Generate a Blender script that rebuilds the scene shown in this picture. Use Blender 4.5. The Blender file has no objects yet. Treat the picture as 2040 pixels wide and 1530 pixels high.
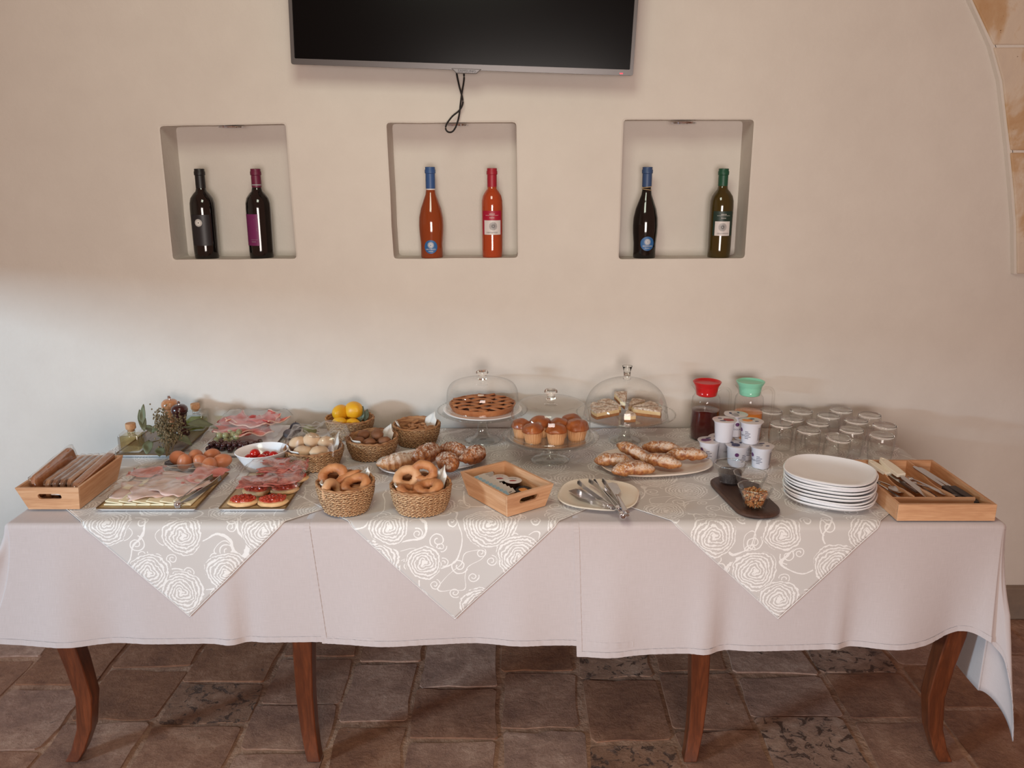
import bpy, bmesh, math, random
from math import pi, sin, cos, atan2, sqrt, hypot, radians as R_
from mathutils import Vector, Matrix, Euler, noise
from mathutils.geometry import tessellate_polygon
random.seed(7)
SC = bpy.context.scene
COL = SC.collection

# ------------------------------------------------------------------ camera, light, exposure
EYE = (0.0, -1.956, 1.621); PITCH = R_(14.66); FPX = 1640.0; CX, CY = 1020.0, 765.0
cam_d = bpy.data.cameras.new('camera'); cam = bpy.data.objects.new('camera', cam_d); COL.objects.link(cam)
cam.location = EYE; cam.rotation_euler = (pi/2 - PITCH, 0, 0)
cam_d.sensor_width = 36; cam_d.lens = 36*FPX/2040; cam_d.clip_start = .05
SC.camera = cam
SC.view_settings.view_transform = 'Standard'; SC.view_settings.look = 'None'
SC.view_settings.gamma = 1; SC.view_settings.use_curve_mapping = False
SC.view_settings.exposure = 0.0

world = bpy.data.worlds.new('world'); SC.world = world; world.use_nodes = True
bg = world.node_tree.nodes['Background']
bg.inputs[0].default_value = (1.0, .49, .33, 1); bg.inputs[1].default_value = .255

def area(name, loc, target, sx, sy, power, col, spread=180):
    d = bpy.data.lights.new(name, 'AREA'); d.shape = 'RECTANGLE'; d.size = sx; d.size_y = sy
    d.energy = power; d.color = col; d.spread = R_(spread)
    o = bpy.data.objects.new(name, d); COL.objects.link(o); o.location = loc
    o.rotation_euler = (Vector(target) - Vector(loc)).to_track_quat('-Z', 'Y').to_euler()
    return o
# daylight through the open doorway behind and left of the viewer, a second window, warm ceiling lamp
area('opening_daylight', (-6.0, -3.6, 1.93), (-.2, .3, .9), .9, .60, 152, (.54, .80, 1.0), 120)
area('window_daylight', (.1, -3.9, 1.2), (.15, .8, 1.05), 1.4, 1.2, 37, (1.0, .90, .84), 110)
area('ceiling_lamp', (-.25, -1.1, 2.7), (-.1, .7, .9), .7, .7, 15, (.95, 1.0, .82))
SC.cycles.transparent_max_bounces = 48; SC.cycles.max_bounces = 14; SC.cycles.transmission_bounces = 14

def srgb(r, g, b):
    f = lambda c: (c/255/12.92 if c/255 <= .04045 else ((c/255+.055)/1.055)**2.4)
    return (f(r), f(g), f(b), 1)

# points of the place from measured sight lines (pinhole geometry of the viewpoint)
def ray(px, py):
    x, y = (px-CX)/FPX, -(py-CY)/FPX
    c, s = cos(PITCH), sin(PITCH)
    return Vector((x, c + y*s, -s + y*c))
def T(px, py, z=.75):
    d = ray(px, py); t = (z-EYE[2])/d.z
    return Vector((EYE[0]+d.x*t, EYE[1]+d.y*t, z))
def W(px, py, Y=.80):
    d = ray(px, py); t = (Y-EYE[1])/d.y
    return Vector((d.x*t, Y, EYE[2]+d.z*t))

# ------------------------------------------------------------------ materials
class NG:
    def __init__(s, name):
        s.m = bpy.data.materials.new(name); s.m.use_nodes = True
        s.t = s.m.node_tree; s.n = s.t.nodes; s.b = s.n['Principled BSDF']; s.out = s.n['Material Output']
    def node(s, ty, **kw):
        n = s.n.new(ty)
        for k, v in kw.items(): setattr(n, k, v)
        return n
    def inp(s, sock, v):
        if hasattr(v, 'links') or isinstance(v, bpy.types.NodeSocket): s.t.links.new(v, sock)
        else: sock.default_value = v
    def math(s, op, a, b=0.0, c=None, clamp=False):
        n = s.node('ShaderNodeMath', operation=op, use_clamp=clamp)
        s.inp(n.inputs[0], a); s.inp(n.inputs[1], b)
        if c is not None: s.inp(n.inputs[2], c)
        return n.outputs[0]
    def vmath(s, op, a, b=(0, 0, 0)):
        n = s.node('ShaderNodeVectorMath', operation=op)
        s.inp(n.inputs[0], a); s.inp(n.inputs[1], b); return n
    def coord(s, kind='Object', scale=(1, 1, 1), loc=(0, 0, 0), rot=(0, 0, 0)):
        tc = s.node('ShaderNodeTexCoord'); mp = s.node('ShaderNodeMapping')
        mp.inputs['Scale'].default_value = scale; mp.inputs['Location'].default_value = loc; mp.inputs['Rotation'].default_value = rot
        s.t.links.new(tc.outputs[kind], mp.inputs[0]); return mp.outputs[0]
    def noise(s, vec, scale=5, detail=4, rough=.55, dist=0, color=False):
        n = s.node('ShaderNodeTexNoise'); s.inp(n.inputs['Vector'], vec)
        n.inputs['Scale'].default_value = scale; n.inputs['Detail'].default_value = detail
        n.inputs['Roughness'].default_value = rough; n.inputs['Distortion'].default_value = dist
        return n.outputs['Color'] if color else n.outputs['Fac']
    def ramp(s, fac, stops, interp='LINEAR'):
        n = s.node('ShaderNodeValToRGB'); s.inp(n.inputs[0], fac); cr = n.color_ramp; cr.interpolation = interp
        while len(cr.elements) < len(stops): cr.elements.new(.5)
        for e, (p, c) in zip(cr.elements, stops):
            e.position = p; e.color = c if len(c) == 4 else (*c, 1)
        return n.outputs[0]
    def mix(s, fac, a, b, mode='MIX'):
        n = s.node('ShaderNodeMix', data_type='RGBA', blend_type=mode)
        s.inp(n.inputs[0], fac); s.inp(n.inputs[6], a); s.inp(n.inputs[7], b); return n.outputs[2]
    def bump(s, h, strength=.3, dist=.002, normal=None):
        n = s.node('ShaderNodeBump'); s.inp(n.inputs['Height'], h)
        n.inputs['Strength'].default_value = strength; n.inputs['Distance'].default_value = dist
        if normal is not None: s.t.links.new(normal, n.inputs['Normal'])
        s.t.links.new(n.outputs[0], s.b.inputs['Normal']); return n.outputs[0]
    def set(s, **kw):
        for k, v in kw.items(): s.inp(s.b.inputs[k.replace('_', ' ')], v)
        return s

def simple(name, col, rough=.5, metal=0, spec=.5, var=None, vscale=20, bump=0, bscale=60, bdist=.001, coat=0, trans=0, sss=0, stretch=(1, 1, 1)):
    g = NG(name); c = srgb(*col)
    if var:
        f = g.noise(g.coord('Object', stretch), vscale, 5)
        c = g.ramp(f, [(.3, srgb(*col)), (.7, srgb(*var))])
    g.set(Base_Color=c, Roughness=rough, Metallic=metal)
    g.b.inputs['Specular IOR Level'].default_value = spec
    if coat: g.b.inputs['Coat Weight'].default_value = coat; g.b.inputs['Coat Roughness'].default_value = .08
    if trans: g.b.inputs['Transmission Weight'].default_value = trans
    if sss:
        g.b.inputs['Subsurface Weight'].default_value = sss; g.b.inputs['Subsurface Scale'].default_value = .01
    if bump: g.bump(g.noise(g.coord('Object', stretch), bscale, 4), bump, bdist)
    return g.m

def thin_glass(name, tint=(.97, .98, .97), base=.04, edge=.55, rough=.02, blend=.35, gcol=(1, 1, 1), dk=.43):
    g = NG(name); g.n.remove(g.b)
    tr = g.node('ShaderNodeBsdfTransparent')
    gl = g.node('ShaderNodeBsdfGlossy'); gl.inputs['Roughness'].default_value = rough; gl.inputs[0].default_value = (*gcol, 1)
    lw = g.node('ShaderNodeLayerWeight'); lw.inputs[0].default_value = blend
    f = g.math('MULTIPLY_ADD', g.math('POWER', lw.outputs['Facing'], 2.2), edge, base)
    g.inp(tr.inputs[0], g.mix(g.math('POWER', lw.outputs['Facing'], 3.5), (*tint, 1), (tint[0]*dk, tint[1]*dk, tint[2]*dk, 1)))   # longer path through the wall at grazing angles
    mx = g.node('ShaderNodeMixShader'); g.inp(mx.inputs[0], f)
    g.t.links.new(tr.outputs[0], mx.inputs[1]); g.t.links.new(gl.outputs[0], mx.inputs[2])
    g.t.links.new(mx.outputs[0], g.out.inputs[0]); return g.m

def wood(name, c1, c2, c3, scale=1.0, axis=0, rough=.45, ringf=9, coat=0, planks=0):
    g = NG(name); st = [14, 14, 14]; st[axis] = 1.2
    v = g.coord('Object', tuple(x*scale for x in st))
    a = g.noise(v, 6, 6, .6, .6); b = g.noise(v, 30, 3, .6)
    f = g.math('ADD', g.math('MULTIPLY', a, .7), g.math('MULTIPLY', b, .3))
    c = g.ramp(f, [(.30, srgb(*c1)), (.5, srgb(*c2)), (.68, srgb(*c3))])
    if planks:
        tc = g.node('ShaderNodeTexCoord'); sx = g.node('ShaderNodeSeparateXYZ'); g.t.links.new(tc.outputs['Object'], sx.inputs[0])
        fr = g.math('FRACT', g.math('MULTIPLY', sx.outputs[2], planks))
        ln = g.math('LESS_THAN', fr, .05); c = g.mix(g.math('MULTIPLY', ln, .35), c, srgb(*c1))
    g.set(Base_Color=c, Roughness=rough)
    if coat: g.b.inputs['Coat Weight'].default_value = coat; g.b.inputs['Coat Roughness'].default_value = .2
    g.bump(f, .15, .0006); return g.m

M = {}
# plastered wall
g = NG('plaster'); v = g.coord('Object')
big = g.noise(v, 1.3, 4, .5); sm = g.noise(v, 9, 5, .6)
c = g.ramp(g.math('ADD', g.math('MULTIPLY', big, .6), g.math('MULTIPLY', sm, .4)), [(.3, srgb(204, 196, 188)), (.7, srgb(214, 207, 199))])
g.set(Base_Color=c, Roughness=.75); g.b.inputs['Specular IOR Level'].default_value = .3
h = g.math('ADD', g.math('MULTIPLY', g.noise(v, 55, 5, .65), .6), g.math('MULTIPLY', g.noise(v, 7, 3), 1.2))
g.bump(h, .38, .004); M['plaster'] = g.m
# floor stones
def stone(name, ca, cb, cc, pit):
    g = NG(name); v = g.coord('Object'); oi = g.node('ShaderNodeObjectInfo')
    v = g.vmath('ADD', v, g.vmath('MULTIPLY', oi.outputs['Location'], (3.1, 2.7, 1)).outputs[0]).outputs[0]
    n1 = g.noise(v, 5, 6, .62, .3); n2 = g.noise(v, 30, 8, .8); n3 = g.noise(v, 26, 6, .7, .6)
    f = g.math('ADD', g.math('MULTIPLY', n1, .55), g.math('MULTIPLY', n2, .45))
    c = g.ramp(f, [(.33, srgb(*ca)), (.52, srgb(*cb)), (.68, srgb(*cc))])
    hv = g.node('ShaderNodeHueSaturation'); g.inp(hv.inputs['Color'], c)
    g.inp(hv.inputs['Value'], g.math('MULTIPLY_ADD', oi.outputs['Random'], .35, .8))
    g.inp(hv.inputs['Saturation'], g.math('MULTIPLY_ADD', oi.outputs['Random'], -.35, 1.1))
    c = hv.outputs[0]
    m = g.ramp(n3, [(.41 if pit else .30, (0, 0, 0)), (.46 if pit else .34, (1, 1, 1))])
    c = g.mix(m, srgb(92, 62, 46), c)
    g.set(Base_Color=c, Roughness=.62)
    hh = g.math('ADD', g.math('MULTIPLY', n2, 1.3), g.math('ADD', g.math('MULTIPLY', m, .7 if pit else .3), g.math('MULTIPLY', g.noise(v, 14, 5, .6, .5), 1.4)))
    g.bump(hh, 1.0, .009); return g.m
M['stone'] = stone('worn_stone', (112, 68, 48), (166, 116, 88), (204, 158, 130), False)
M['stone_pit'] = stone('pitted_stone', (122, 82, 60), (172, 128, 102), (204, 166, 142), True)
g = NG('mortar'); v = g.coord('Object'); f = g.noise(v, 16, 6, .6)
g.set(Base_Color=g.ramp(f, [(.3, srgb(128, 92, 70)), (.7, srgb(178, 140, 116))]), Roughness=.8); g.bump(g.noise(v, 60, 5, .65), .9, .006); M['mortar'] = g.m
g = NG('tuff_block'); v = g.coord('Object'); f = g.noise(v, 3.2, 6, .6, .4)
c = g.ramp(f, [(.36, srgb(176, 134, 92)), (.47, srgb(190, 158, 124)), (.53, srgb(206, 190, 172)), (.6, srgb(200, 184, 168))])
sp = g.ramp(g.noise(v, 60, 3, .6), [(.27, (0, 0, 0)), (.31, (1, 1, 1))]); c = g.mix(sp, srgb(120, 90, 66), c)
g.set(Base_Color=c, Roughness=.85); g.bump(g.noise(v, 40, 5, .6), .5, .003); M['tuff'] = g.m
M['base_stone'] = simple('dark_base_stone', (112, 98, 88), .6, var=(140, 122, 106), vscale=9, bump=.5, bscale=30, bdist=.004)
# linen cloths: colour plus woven thread relief
def weave(g, k=2200):
    tc = g.node('ShaderNodeUVMap'); s = g.node('ShaderNodeSeparateXYZ'); g.t.links.new(tc.outputs[0], s.inputs[0])
    a = g.math('SINE', g.math('MULTIPLY', s.outputs[0], k)); b = g.math('SINE', g.math('MULTIPLY', s.outputs[1], k))
    return g.math('MULTIPLY', g.math('ADD', a, b), .25)
g = NG('pink_beige_linen'); tc = g.node('ShaderNodeUVMap')
mp = g.node('ShaderNodeMapping'); mp.inputs['Scale'].default_value = (900, 30, 1); g.t.links.new(tc.outputs[0], mp.inputs[0])
mq = g.node('ShaderNodeMapping'); mq.inputs['Scale'].default_value = (30, 900, 1); g.t.links.new(tc.outputs[0], mq.inputs[0])
th = g.math('ADD', g.noise(mp.outputs[0], 1, 2), g.noise(mq.outputs[0], 1, 2))
g.set(Base_Color=g.ramp(g.math('MULTIPLY', th, .5), [(.35, srgb(184, 172, 169)), (.65, srgb(193, 181, 179))]), Roughness=.72)
g.b.inputs['Sheen Weight'].default_value = .25; g.b.inputs['Specular IOR Level'].default_value = .25
tcb = g.noise(g.coord('Object'), 7, 3)
g.bump(g.math('ADD', g.math('MULTIPLY', th, .12), tcb), .25, .004); M['linen'] = g.m
# grey damask with satin white roses and tendrils, drawn over the flat cloth (UV in metres)
g = NG('rose_damask'); uv = g.node('ShaderNodeUVMap').outputs[0]
nz = g.vmath('SUBTRACT', g.noise(uv, 26, 3, .6, 0, True), (.5, .5, .5)).outputs[0]
def scaled(v, k): return g.vmath('MULTIPLY', v, (k, k, k)).outputs[0]
def cells(scale, rnd, off, warp):
    w = g.vmath('ADD', g.vmath('ADD', uv, off).outputs[0], scaled(nz, warp)).outputs[0]
    vo = g.node('ShaderNodeTexVoronoi', voronoi_dimensions='2D', feature='F1'); g.inp(vo.inputs['Vector'], w)
    vo.inputs['Scale'].default_value = scale; vo.inputs['Randomness'].default_value = rnd
    d = g.vmath('SUBTRACT', w, vo.outputs['Position']).outputs[0]
    s = g.node('ShaderNodeSeparateXYZ'); g.t.links.new(d, s.inputs[0])
    sc = g.node('ShaderNodeSeparateColor'); g.t.links.new(vo.outputs['Color'], sc.inputs[0])
    r = g.math('SQRT', g.math('ADD', g.math('MULTIPLY', s.outputs[0], s.outputs[0]), g.math('MULTIPLY', s.outputs[1], s.outputs[1])))
    an = g.math('ARCTAN2', s.outputs[1], s.outputs[0])
    return r, an, sc.outputs[0], sc.outputs[1]
r, an, k0, k1 = cells(7.0, .42, (.03, .07, 0), .016)
n2 = g.noise(uv, 75, 3, .65); n3 = g.noise(uv, 34, 2, .6)
lob = g.math('MULTIPLY', g.math('SINE', g.math('MULTIPLY_ADD', an, 3, g.math('MULTIPLY', r, 90))), .0024)
rr = g.math('ADD', g.math('ADD', r, lob), g.math('MULTIPLY', g.math('SUBTRACT', n3, .5), .012))
ph = g.math('ADD', g.math('MULTIPLY', rr, 2*pi/.0086), g.math('MULTIPLY', an, -2.0))
ph = g.math('ADD', ph, g.math('MULTIPLY', n2, 5.5))
st = g.math('GREATER_THAN', g.math('SINE', ph), g.math('MULTIPLY_ADD', g.noise(uv, 120, 3, .7), 4.2, -1.95))
Rr = g.math('MULTIPLY_ADD', k0, .024, .046)
inr = g.math('LESS_THAN', rr, Rr)
core = g.math('LESS_THAN', g.math('ADD', rr, g.math('MULTIPLY', n2, .016)), .014)
rose = g.math('MULTIPLY', inr, g.math('MAXIMUM', st, core))
outr = g.math('GREATER_THAN', rr, g.math('ADD', Rr, .003))
def curls(scale, off, a0, b0, w):
    r2, a2, c0, c1 = cells(scale, .8, off, .008)
    a3 = g.math('FRACT', g.math('ADD', g.math('MULTIPLY', a2, 1/(2*pi)), g.math('ADD', c0, 1)))
    tgt = g.math('MULTIPLY_ADD', a3, b0, a0)
    d1 = g.math('ABSOLUTE', g.math('SUBTRACT', r2, tgt))
    d2 = g.math('ABSOLUTE', g.math('SUBTRACT', r2, g.math('ADD', tgt, b0)))
    ww = g.math('MULTIPLY', g.math('ADD', .35, n2), w)
    return g.math('MAXIMUM', g.math('LESS_THAN', d1, ww), g.math('MULTIPLY', g.math('LESS_THAN', d2, ww), g.math('LESS_THAN', a3, .55)))
cu = g.math('MAXIMUM', curls(8.5, (.31, .12, 0), .005, .012, .0018), curls(13, (.71, .52, 0), .003, .008, .0015))
vine = g.math('LESS_THAN', g.math('ABSOLUTE', g.math('SUBTRACT', g.noise(g.vmath('ADD', uv, (3.1, 1.7, 0)).outputs[0], 6.5, 1, .4), .5)), g.math('MULTIPLY', n2, .015))
# paired outline of leaves: contour bands of a stretched field
vl = g.noise(g.vmath('ADD', uv, (9.1, 4.7, 0)).outputs[0], 15, 0, .4)
leafl = g.math('LESS_THAN', g.math('ABSOLUTE', g.math('SUBTRACT', vl, .68)), g.math('MULTIPLY', n2, .018))
lin = g.math('MAXIMUM', g.math('MAXIMUM', cu, leafl), vine)
pat = g.math('MAXIMUM', rose, g.math('MULTIPLY', lin, outr))
g.set(Base_Color=g.mix(pat, srgb(194, 187, 182), srgb(230, 226, 222)), Roughness=g.math('MULTIPLY_ADD', pat, -.12, .62))
g.b.inputs['Sheen Weight'].default_value = .2
g.bump(g.math('ADD', g.math('MULTIPLY', pat, .4), g.noise(g.coord('Object'), 7, 3)), .22, .002); M['damask'] = g.m

M['leg_wood'] = wood('walnut_stained_wood', (64, 28, 12), (92, 44, 20), (120, 60, 30), .5, 2, .35, coat=.3)
M['bamboo'] = wood('pale_bamboo', (182, 130, 92), (208, 160, 120), (222, 182, 146), .6, 0, .5)
M['bamboo_y'] = wood('bamboo_along_depth', (176, 122, 82), (202, 150, 108), (218, 172, 134), .6, 1, .5)
M['bamboo_in'] = wood('bamboo_inner', (170, 118, 72), (196, 146, 96), (210, 164, 116), .6, 1, .5)
M['dark_board'] = wood('dark_walnut_board', (44, 28, 22), (66, 42, 32), (84, 56, 42), .6, 1, .5)
M['cork'] = simple('cork', (196, 152, 112), .8, var=(168, 122, 84), vscale=90, bump=.3, bscale=120)
M['mill_light'] = wood('light_mill_wood', (150, 92, 56), (184, 122, 80), (204, 146, 104), .8, 2, .35, coat=.3)
M['mill_dark'] = simple('dark_lacquered_mill_wood', (58, 22, 22), .25, coat=.5)
M['steel'] = simple('brushed_steel', (200, 200, 202), .22, 1, bump=.05, bscale=200)
M['chrome'] = simple('chrome', (220, 220, 225), .08, 1)
M['black_plastic'] = simple('black_plastic', (22, 21, 22), .4)
M['dark_plastic'] = simple('dark_brown_plastic_handle', (44, 32, 30), .45)
M['white_plastic'] = simple('ivory_plastic_handle', (232, 224, 206), .4)
M['white_ceramic'] = simple('white_glazed_ceramic', (240, 240, 242), .18, coat=.4)
M['ivory_ceramic'] = simple('ivory_glazed_ceramic', (232, 222, 206), .2, coat=.4)
M['cream_ceramic'] = simple('cream_glazed_ceramic', (232, 220, 208), .2, coat=.4)
M['blue_ceramic'] = simple('dark_blue_glazed_ceramic', (38, 36, 52), .2, var=(84, 78, 88), vscale=60, coat=.4)
M['tray_gold'] = simple('dark_gilt_rim', (120, 92, 58), .4, .5)
M['tray_face'] = simple('pale_wood_print_tray', (196, 166, 120), .35, var=(172, 142, 100), vscale=10, stretch=(8, 1, 1))
M['tray_grey'] = simple('grey_wood_print_tray', (142, 126, 112), .4, var=(108, 94, 84), vscale=9, stretch=(9, 1, 1))
M['glass'] = thin_glass('clear_glass', (.985, .985, .98), .03, .6, .015)
M['glass_thick'] = thin_glass('thick_pressed_glass', (.93, .94, .93), .10, .8, .04)
g = NG('solid_glass'); g.set(Base_Color=(.96, .97, .96, 1), Roughness=.01); g.b.inputs['Transmission Weight'].default_value = 1; g.b.inputs['IOR'].default_value = 1.45; M['glass_solid'] = g.m
M['film'] = thin_glass('cling_film', (.97, .97, .97), .06, .45, .16, .5, dk=.88)
M['cello'] = thin_glass('cellophane', (.97, .97, .97), .12, .6, .09, .5, dk=.85)
M['oil'] = thin_glass('yellow_oil', (.88, .80, .55), .03, .3, .03)
M['oil_green'] = thin_glass('green_oil', (.70, .70, .34), .03, .3, .03)
M['juice_red'] = simple('dark_red_juice', (74, 16, 14), .15, coat=.5)
M['juice_orange'] = simple('orange_juice', (212, 120, 36), .25, coat=.5)
M['lid_red'] = simple('red_plastic_lid', (196, 28, 30), .3)
M['lid_mint'] = simple('mint_plastic_lid', (142, 214, 184), .3)
M['paper'] = simple('white_napkin_paper', (226, 222, 216), .85, bump=.3, bscale=160)
M['print_black'] = simple('black_print', (26, 26, 34), .5)
M['print_white'] = simple('white_print', (228, 226, 222), .5)
M['print_grey'] = simple('grey_print', (150, 146, 150), .5)
M['print_navy'] = simple('navy_print', (56, 58, 92), .5)
M['print_orange'] = simple('orange_print', (214, 138, 66), .5)
M['print_red'] = simple('red_print', (150, 52, 46), .5)
M['print_plum'] = simple('plum_print', (92, 44, 96), .5)

# ------------------------------------------------------------------ mesh helpers
class MB:
    def __init__(s): s.v = []; s.f = []; s.uv = {}; s.mi = []; s.cur = 0
    def add(s, vs, fs, uvs=None):
        o = len(s.v); s.v += [Vector(p) for p in vs]
        for i, f in enumerate(fs):
            if uvs: s.uv[len(s.f)] = uvs[i]
            s.f.append([k+o for k in f]); s.mi.append(s.cur)
        return s
    def xf(s, mat, start=0):
        for i in range(start, len(s.v)): s.v[i] = mat @ s.v[i]
        return s
    def build(s, name, mat, parent=None, smooth=True, loc=None, rot=None, sub=0, solid=0, bevel=0, recalc=True):
        me = bpy.data.meshes.new(name); me.from_pydata([tuple(v) for v in s.v], [], s.f)
        mats = mat if isinstance(mat, (list, tuple)) else [mat]
        for m in mats: me.materials.append(M[m] if isinstance(m, str) else m)
        if len(mats) > 1: me.polygons.foreach_set('material_index', s.mi)
        if s.uv:
            ul = me.uv_layers.new(name='UVMap')
            for p in me.polygons:
                u = s.uv.get(p.index)
                if u:
                    for li, c in zip(p.loop_indices, u): ul.data[li].uv = c
        if recalc:
            bm = bmesh.new(); bm.from_mesh(me); bmesh.ops.recalc_face_normals(bm, faces=bm.faces); bm.to_mesh(me); bm.free()
        if smooth:
            me.polygons.foreach_set('use_smooth', [True]*len(me.polygons))
            if smooth != 'all':
                try: me.set_sharp_from_angle(angle=R_(40))
                except Exception: pass
        me.update()
        o = bpy.data.objects.new(name, me); COL.objects.link(o)
        if parent is not None: o.parent = parent
        if loc is not None: o.location = loc
        if rot is not None: o.rotation_euler = rot
        if bevel:
            b = o.modifiers.new('bevel', 'BEVEL'); b.width = bevel; b.segments = 2; b.limit_method = 'ANGLE'; b.angle_limit = R_(40)
        if solid:
            d = o.modifiers.new('solid', 'SOLIDIFY'); d.thickness = solid; d.offset = 0
        if sub:
            d = o.modifiers.new('sub', 'SUBSURF'); d.levels = sub; d.render_levels = sub
        return o

def tag(o, label=None, cat=None, group=None, kind=None):
    for k, v in (('label', label), ('category', cat), ('group', group), ('kind', kind)):
        if v: o[k] = v
    return o
def thing(name, label, cat, loc=(0, 0, 0), rz=0, group=None, rot=None):
    o = bpy.data.objects.new(name, None); COL.objects.link(o); o.empty_display_size = .02
    o.location = loc; o.rotation_euler = rot if rot else (0, 0, rz)
    return tag(o, label, cat, group)
def copy_tree(o, loc=None, rz=None, label=None, parent=None, rot=None):
    kids = list(o.children)
    c = o.copy(); COL.objects.link(c)
    if parent is not None: c.parent = parent
    if loc is not None: c.location = loc
    if rz is not None: c.rotation_euler = (0, 0, rz)
    if rot is not None: c.rotation_euler = rot
    if label: c['label'] = label
    for k in kids: copy_tree(k, parent=c)
    return c

def box(mb, c, s, mat=None):
    x, y, z = c; a, b, d = s[0]/2, s[1]/2, s[2]/2
    vs = [Vector((x+i*a, y+j*b, z+k*d)) for k in (-1, 1) for j in (-1, 1) for i in (-1, 1)]
    if mat: vs = [mat @ v for v in vs]
    return mb.add(vs, [(0, 2, 3, 1), (4, 5, 7, 6), (0, 1, 5, 4), (2, 6, 7, 3), (0, 4, 6, 2), (1, 3, 7, 5)])
def hexa(mb, pts):   # 8 pts: bottom 4 ccw, top 4 ccw
    return mb.add(pts, [(3, 2, 1, 0), (4, 5, 6, 7), (0, 1, 5, 4), (1, 2, 6, 5), (2, 3, 7, 6), (3, 0, 4, 7)])
def lathe(mb, prof, n=32, sx=1, sy=1, c=(0, 0, 0), shape=None, disp=None, closed=False, a0=0, a1=2*pi):
    full = abs(a1-a0-2*pi) < 1e-6; nn = n if full else n+1
    vs = []; uvs = []; fs = []; idx = []
    L = 0; Ls = [0]
    for i in range(1, len(prof)): L += hypot(prof[i][0]-prof[i-1][0], prof[i][1]-prof[i-1][1]); Ls.append(L)
    for i, (r, z) in enumerate(prof):
        if r < 1e-7 and full: idx.append([len(vs)]); vs.append((c[0], c[1], c[2]+z)); continue
        row = []
        for k in range(nn):
            a = a0 + (a1-a0)*k/n; q = shape(a) if shape else 1; rr, zz = r*q, z
            if disp: rr, zz = disp(a, rr, z, i)
            row.append(len(vs)); vs.append((c[0]+rr*cos(a)*sx, c[1]+rr*sin(a)*sy, c[2]+zz))
        idx.append(row)
    rows = list(range(len(prof)-1)) + ([len(prof)-1] if closed else [])
    for i in rows:
        A, B = idx[i], idx[(i+1) % len(prof)]
        for k in range(n):
            k2 = (k+1) % nn if full else k+1
            u0, u1 = k/n, (k+1)/n; v0, v1 = Ls[i], Ls[(i+1) % len(prof)]
            if len(A) == 1 and len(B) == 1: continue
            if len(A) == 1: fs.append((A[0], B[k], B[k2])); uvs.append(((u0, v0), (u0, v1), (u1, v1)))
            elif len(B) == 1: fs.append((A[k], B[0], A[k2])); uvs.append(((u0, v0), (u0, v1), (u1, v0)))
            else: fs.append((A[k], B[k], B[k2], A[k2])); uvs.append(((u0, v0), (u0, v1), (u1, v1), (u1, v0)))
    return mb.add(vs, fs, uvs)
def tube(mb, pts, rad, n=8, flat=1.0, up=Vector((0, 0, 1)), caps=True, disp=None, closed=False):
    pts = [Vector(p) for p in pts]; N = len(pts)
    rads = rad if isinstance(rad, (list, tuple)) else [rad]*N
    vs = []; fs = []
    for i, p in enumerate(pts):
        if closed: t = pts[(i+1) % N]-pts[(i-1) % N]
        else: t = pts[min(i+1, N-1)]-pts[max(i-1, 0)]
        t.normalize(); b = t.cross(up)
        if b.length < 1e-4: b = t.cross(Vector((0, 1, .01)))
        b.normalize(); m = b.cross(t)
        for k in range(n):
            a = 2*pi*k/n; r = rads[i]
            if disp: r = disp(i, a, r)
            vs.append(p + b*cos(a)*r + m*sin(a)*r*flat)
    for i in range(N if closed else N-1):
        for k in range(n):
            j = (i+1) % N
            fs.append((i*n+k, i*n+(k+1) % n, j*n+(k+1) % n, j*n+k))
    if caps and not closed:
        fs.append(tuple(range(n))[::-1]); fs.append(tuple((N-1)*n+k for k in range(n)))
    return mb.add(vs, fs)
def grid(mb, fn, us, vs_, uvf=None):
    n = len(us); m = len(vs_); vs = [fn(u, v) for v in vs_ for u in us]; fs = []; uvs = []
    for j in range(m-1):
        for i in range(n-1):
            fs.append((j*n+i, j*n+i+1, (j+1)*n+i+1, (j+1)*n+i))
            q = [(us[i], vs_[j]), (us[i+1], vs_[j]), (us[i+1], vs_[j+1]), (us[i], vs_[j+1])]
            uvs.append([uvf(*t) for t in q] if uvf else q)
    return mb.add(vs, fs, uvs)
def frange(a, b, n): return [a+(b-a)*i/n for i in range(n+1)]
def blob(mb, c, r, seg=20, ring=12, amp=.05, freq=3, mat=None, fn=None, seed=0):
    o = len(mb.v); vs = []; fs = []
    for j in range(ring+1):
        t = pi*j/ring
        for i in range(seg):
            a = 2*pi*i/seg; d = Vector((sin(t)*cos(a), sin(t)*sin(a), cos(t)))
            k = 1+amp*noise.noise(d*freq+Vector((seed*3.7, seed*1.3, seed)))
            p = Vector((d.x*r[0]*k, d.y*r[1]*k, d.z*r[2]*k))
            if fn: p = fn(p, d)
            if mat: p = mat @ p
            vs.append(p + Vector(c))
    for j in range(ring):
        for i in range(seg):
            fs.append((j*seg+i, (j+1)*seg+i, (j+1)*seg+(i+1) % seg, j*seg+(i+1) % seg))
    return mb.add(vs, fs)
def holed(loops2, fn_front, fn_back):
    """plate with holes: loops2 = [outer, hole, ...] in 2D, both faces and all edges"""
    mb = MB(); flat = [p for l in loops2 for p in l]
    tris = tessellate_polygon([[Vector((p[0], p[1], 0)) for p in l] for l in loops2])
    n = len(flat); vs = [fn_front(*p) for p in flat]
    fs = [tuple(t) for t in tris]
    if fn_back:
        vs += [fn_back(*p) for p in flat]; fs += [tuple(n+k for k in t[::-1]) for t in tris]; o = 0
        for l in loops2:
            for i in range(len(l)):
                a, b = o+i, o+(i+1) % len(l); fs.append((a, b, b+n, a+n))
            o += len(l)
    return mb.add(vs, fs)
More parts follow.
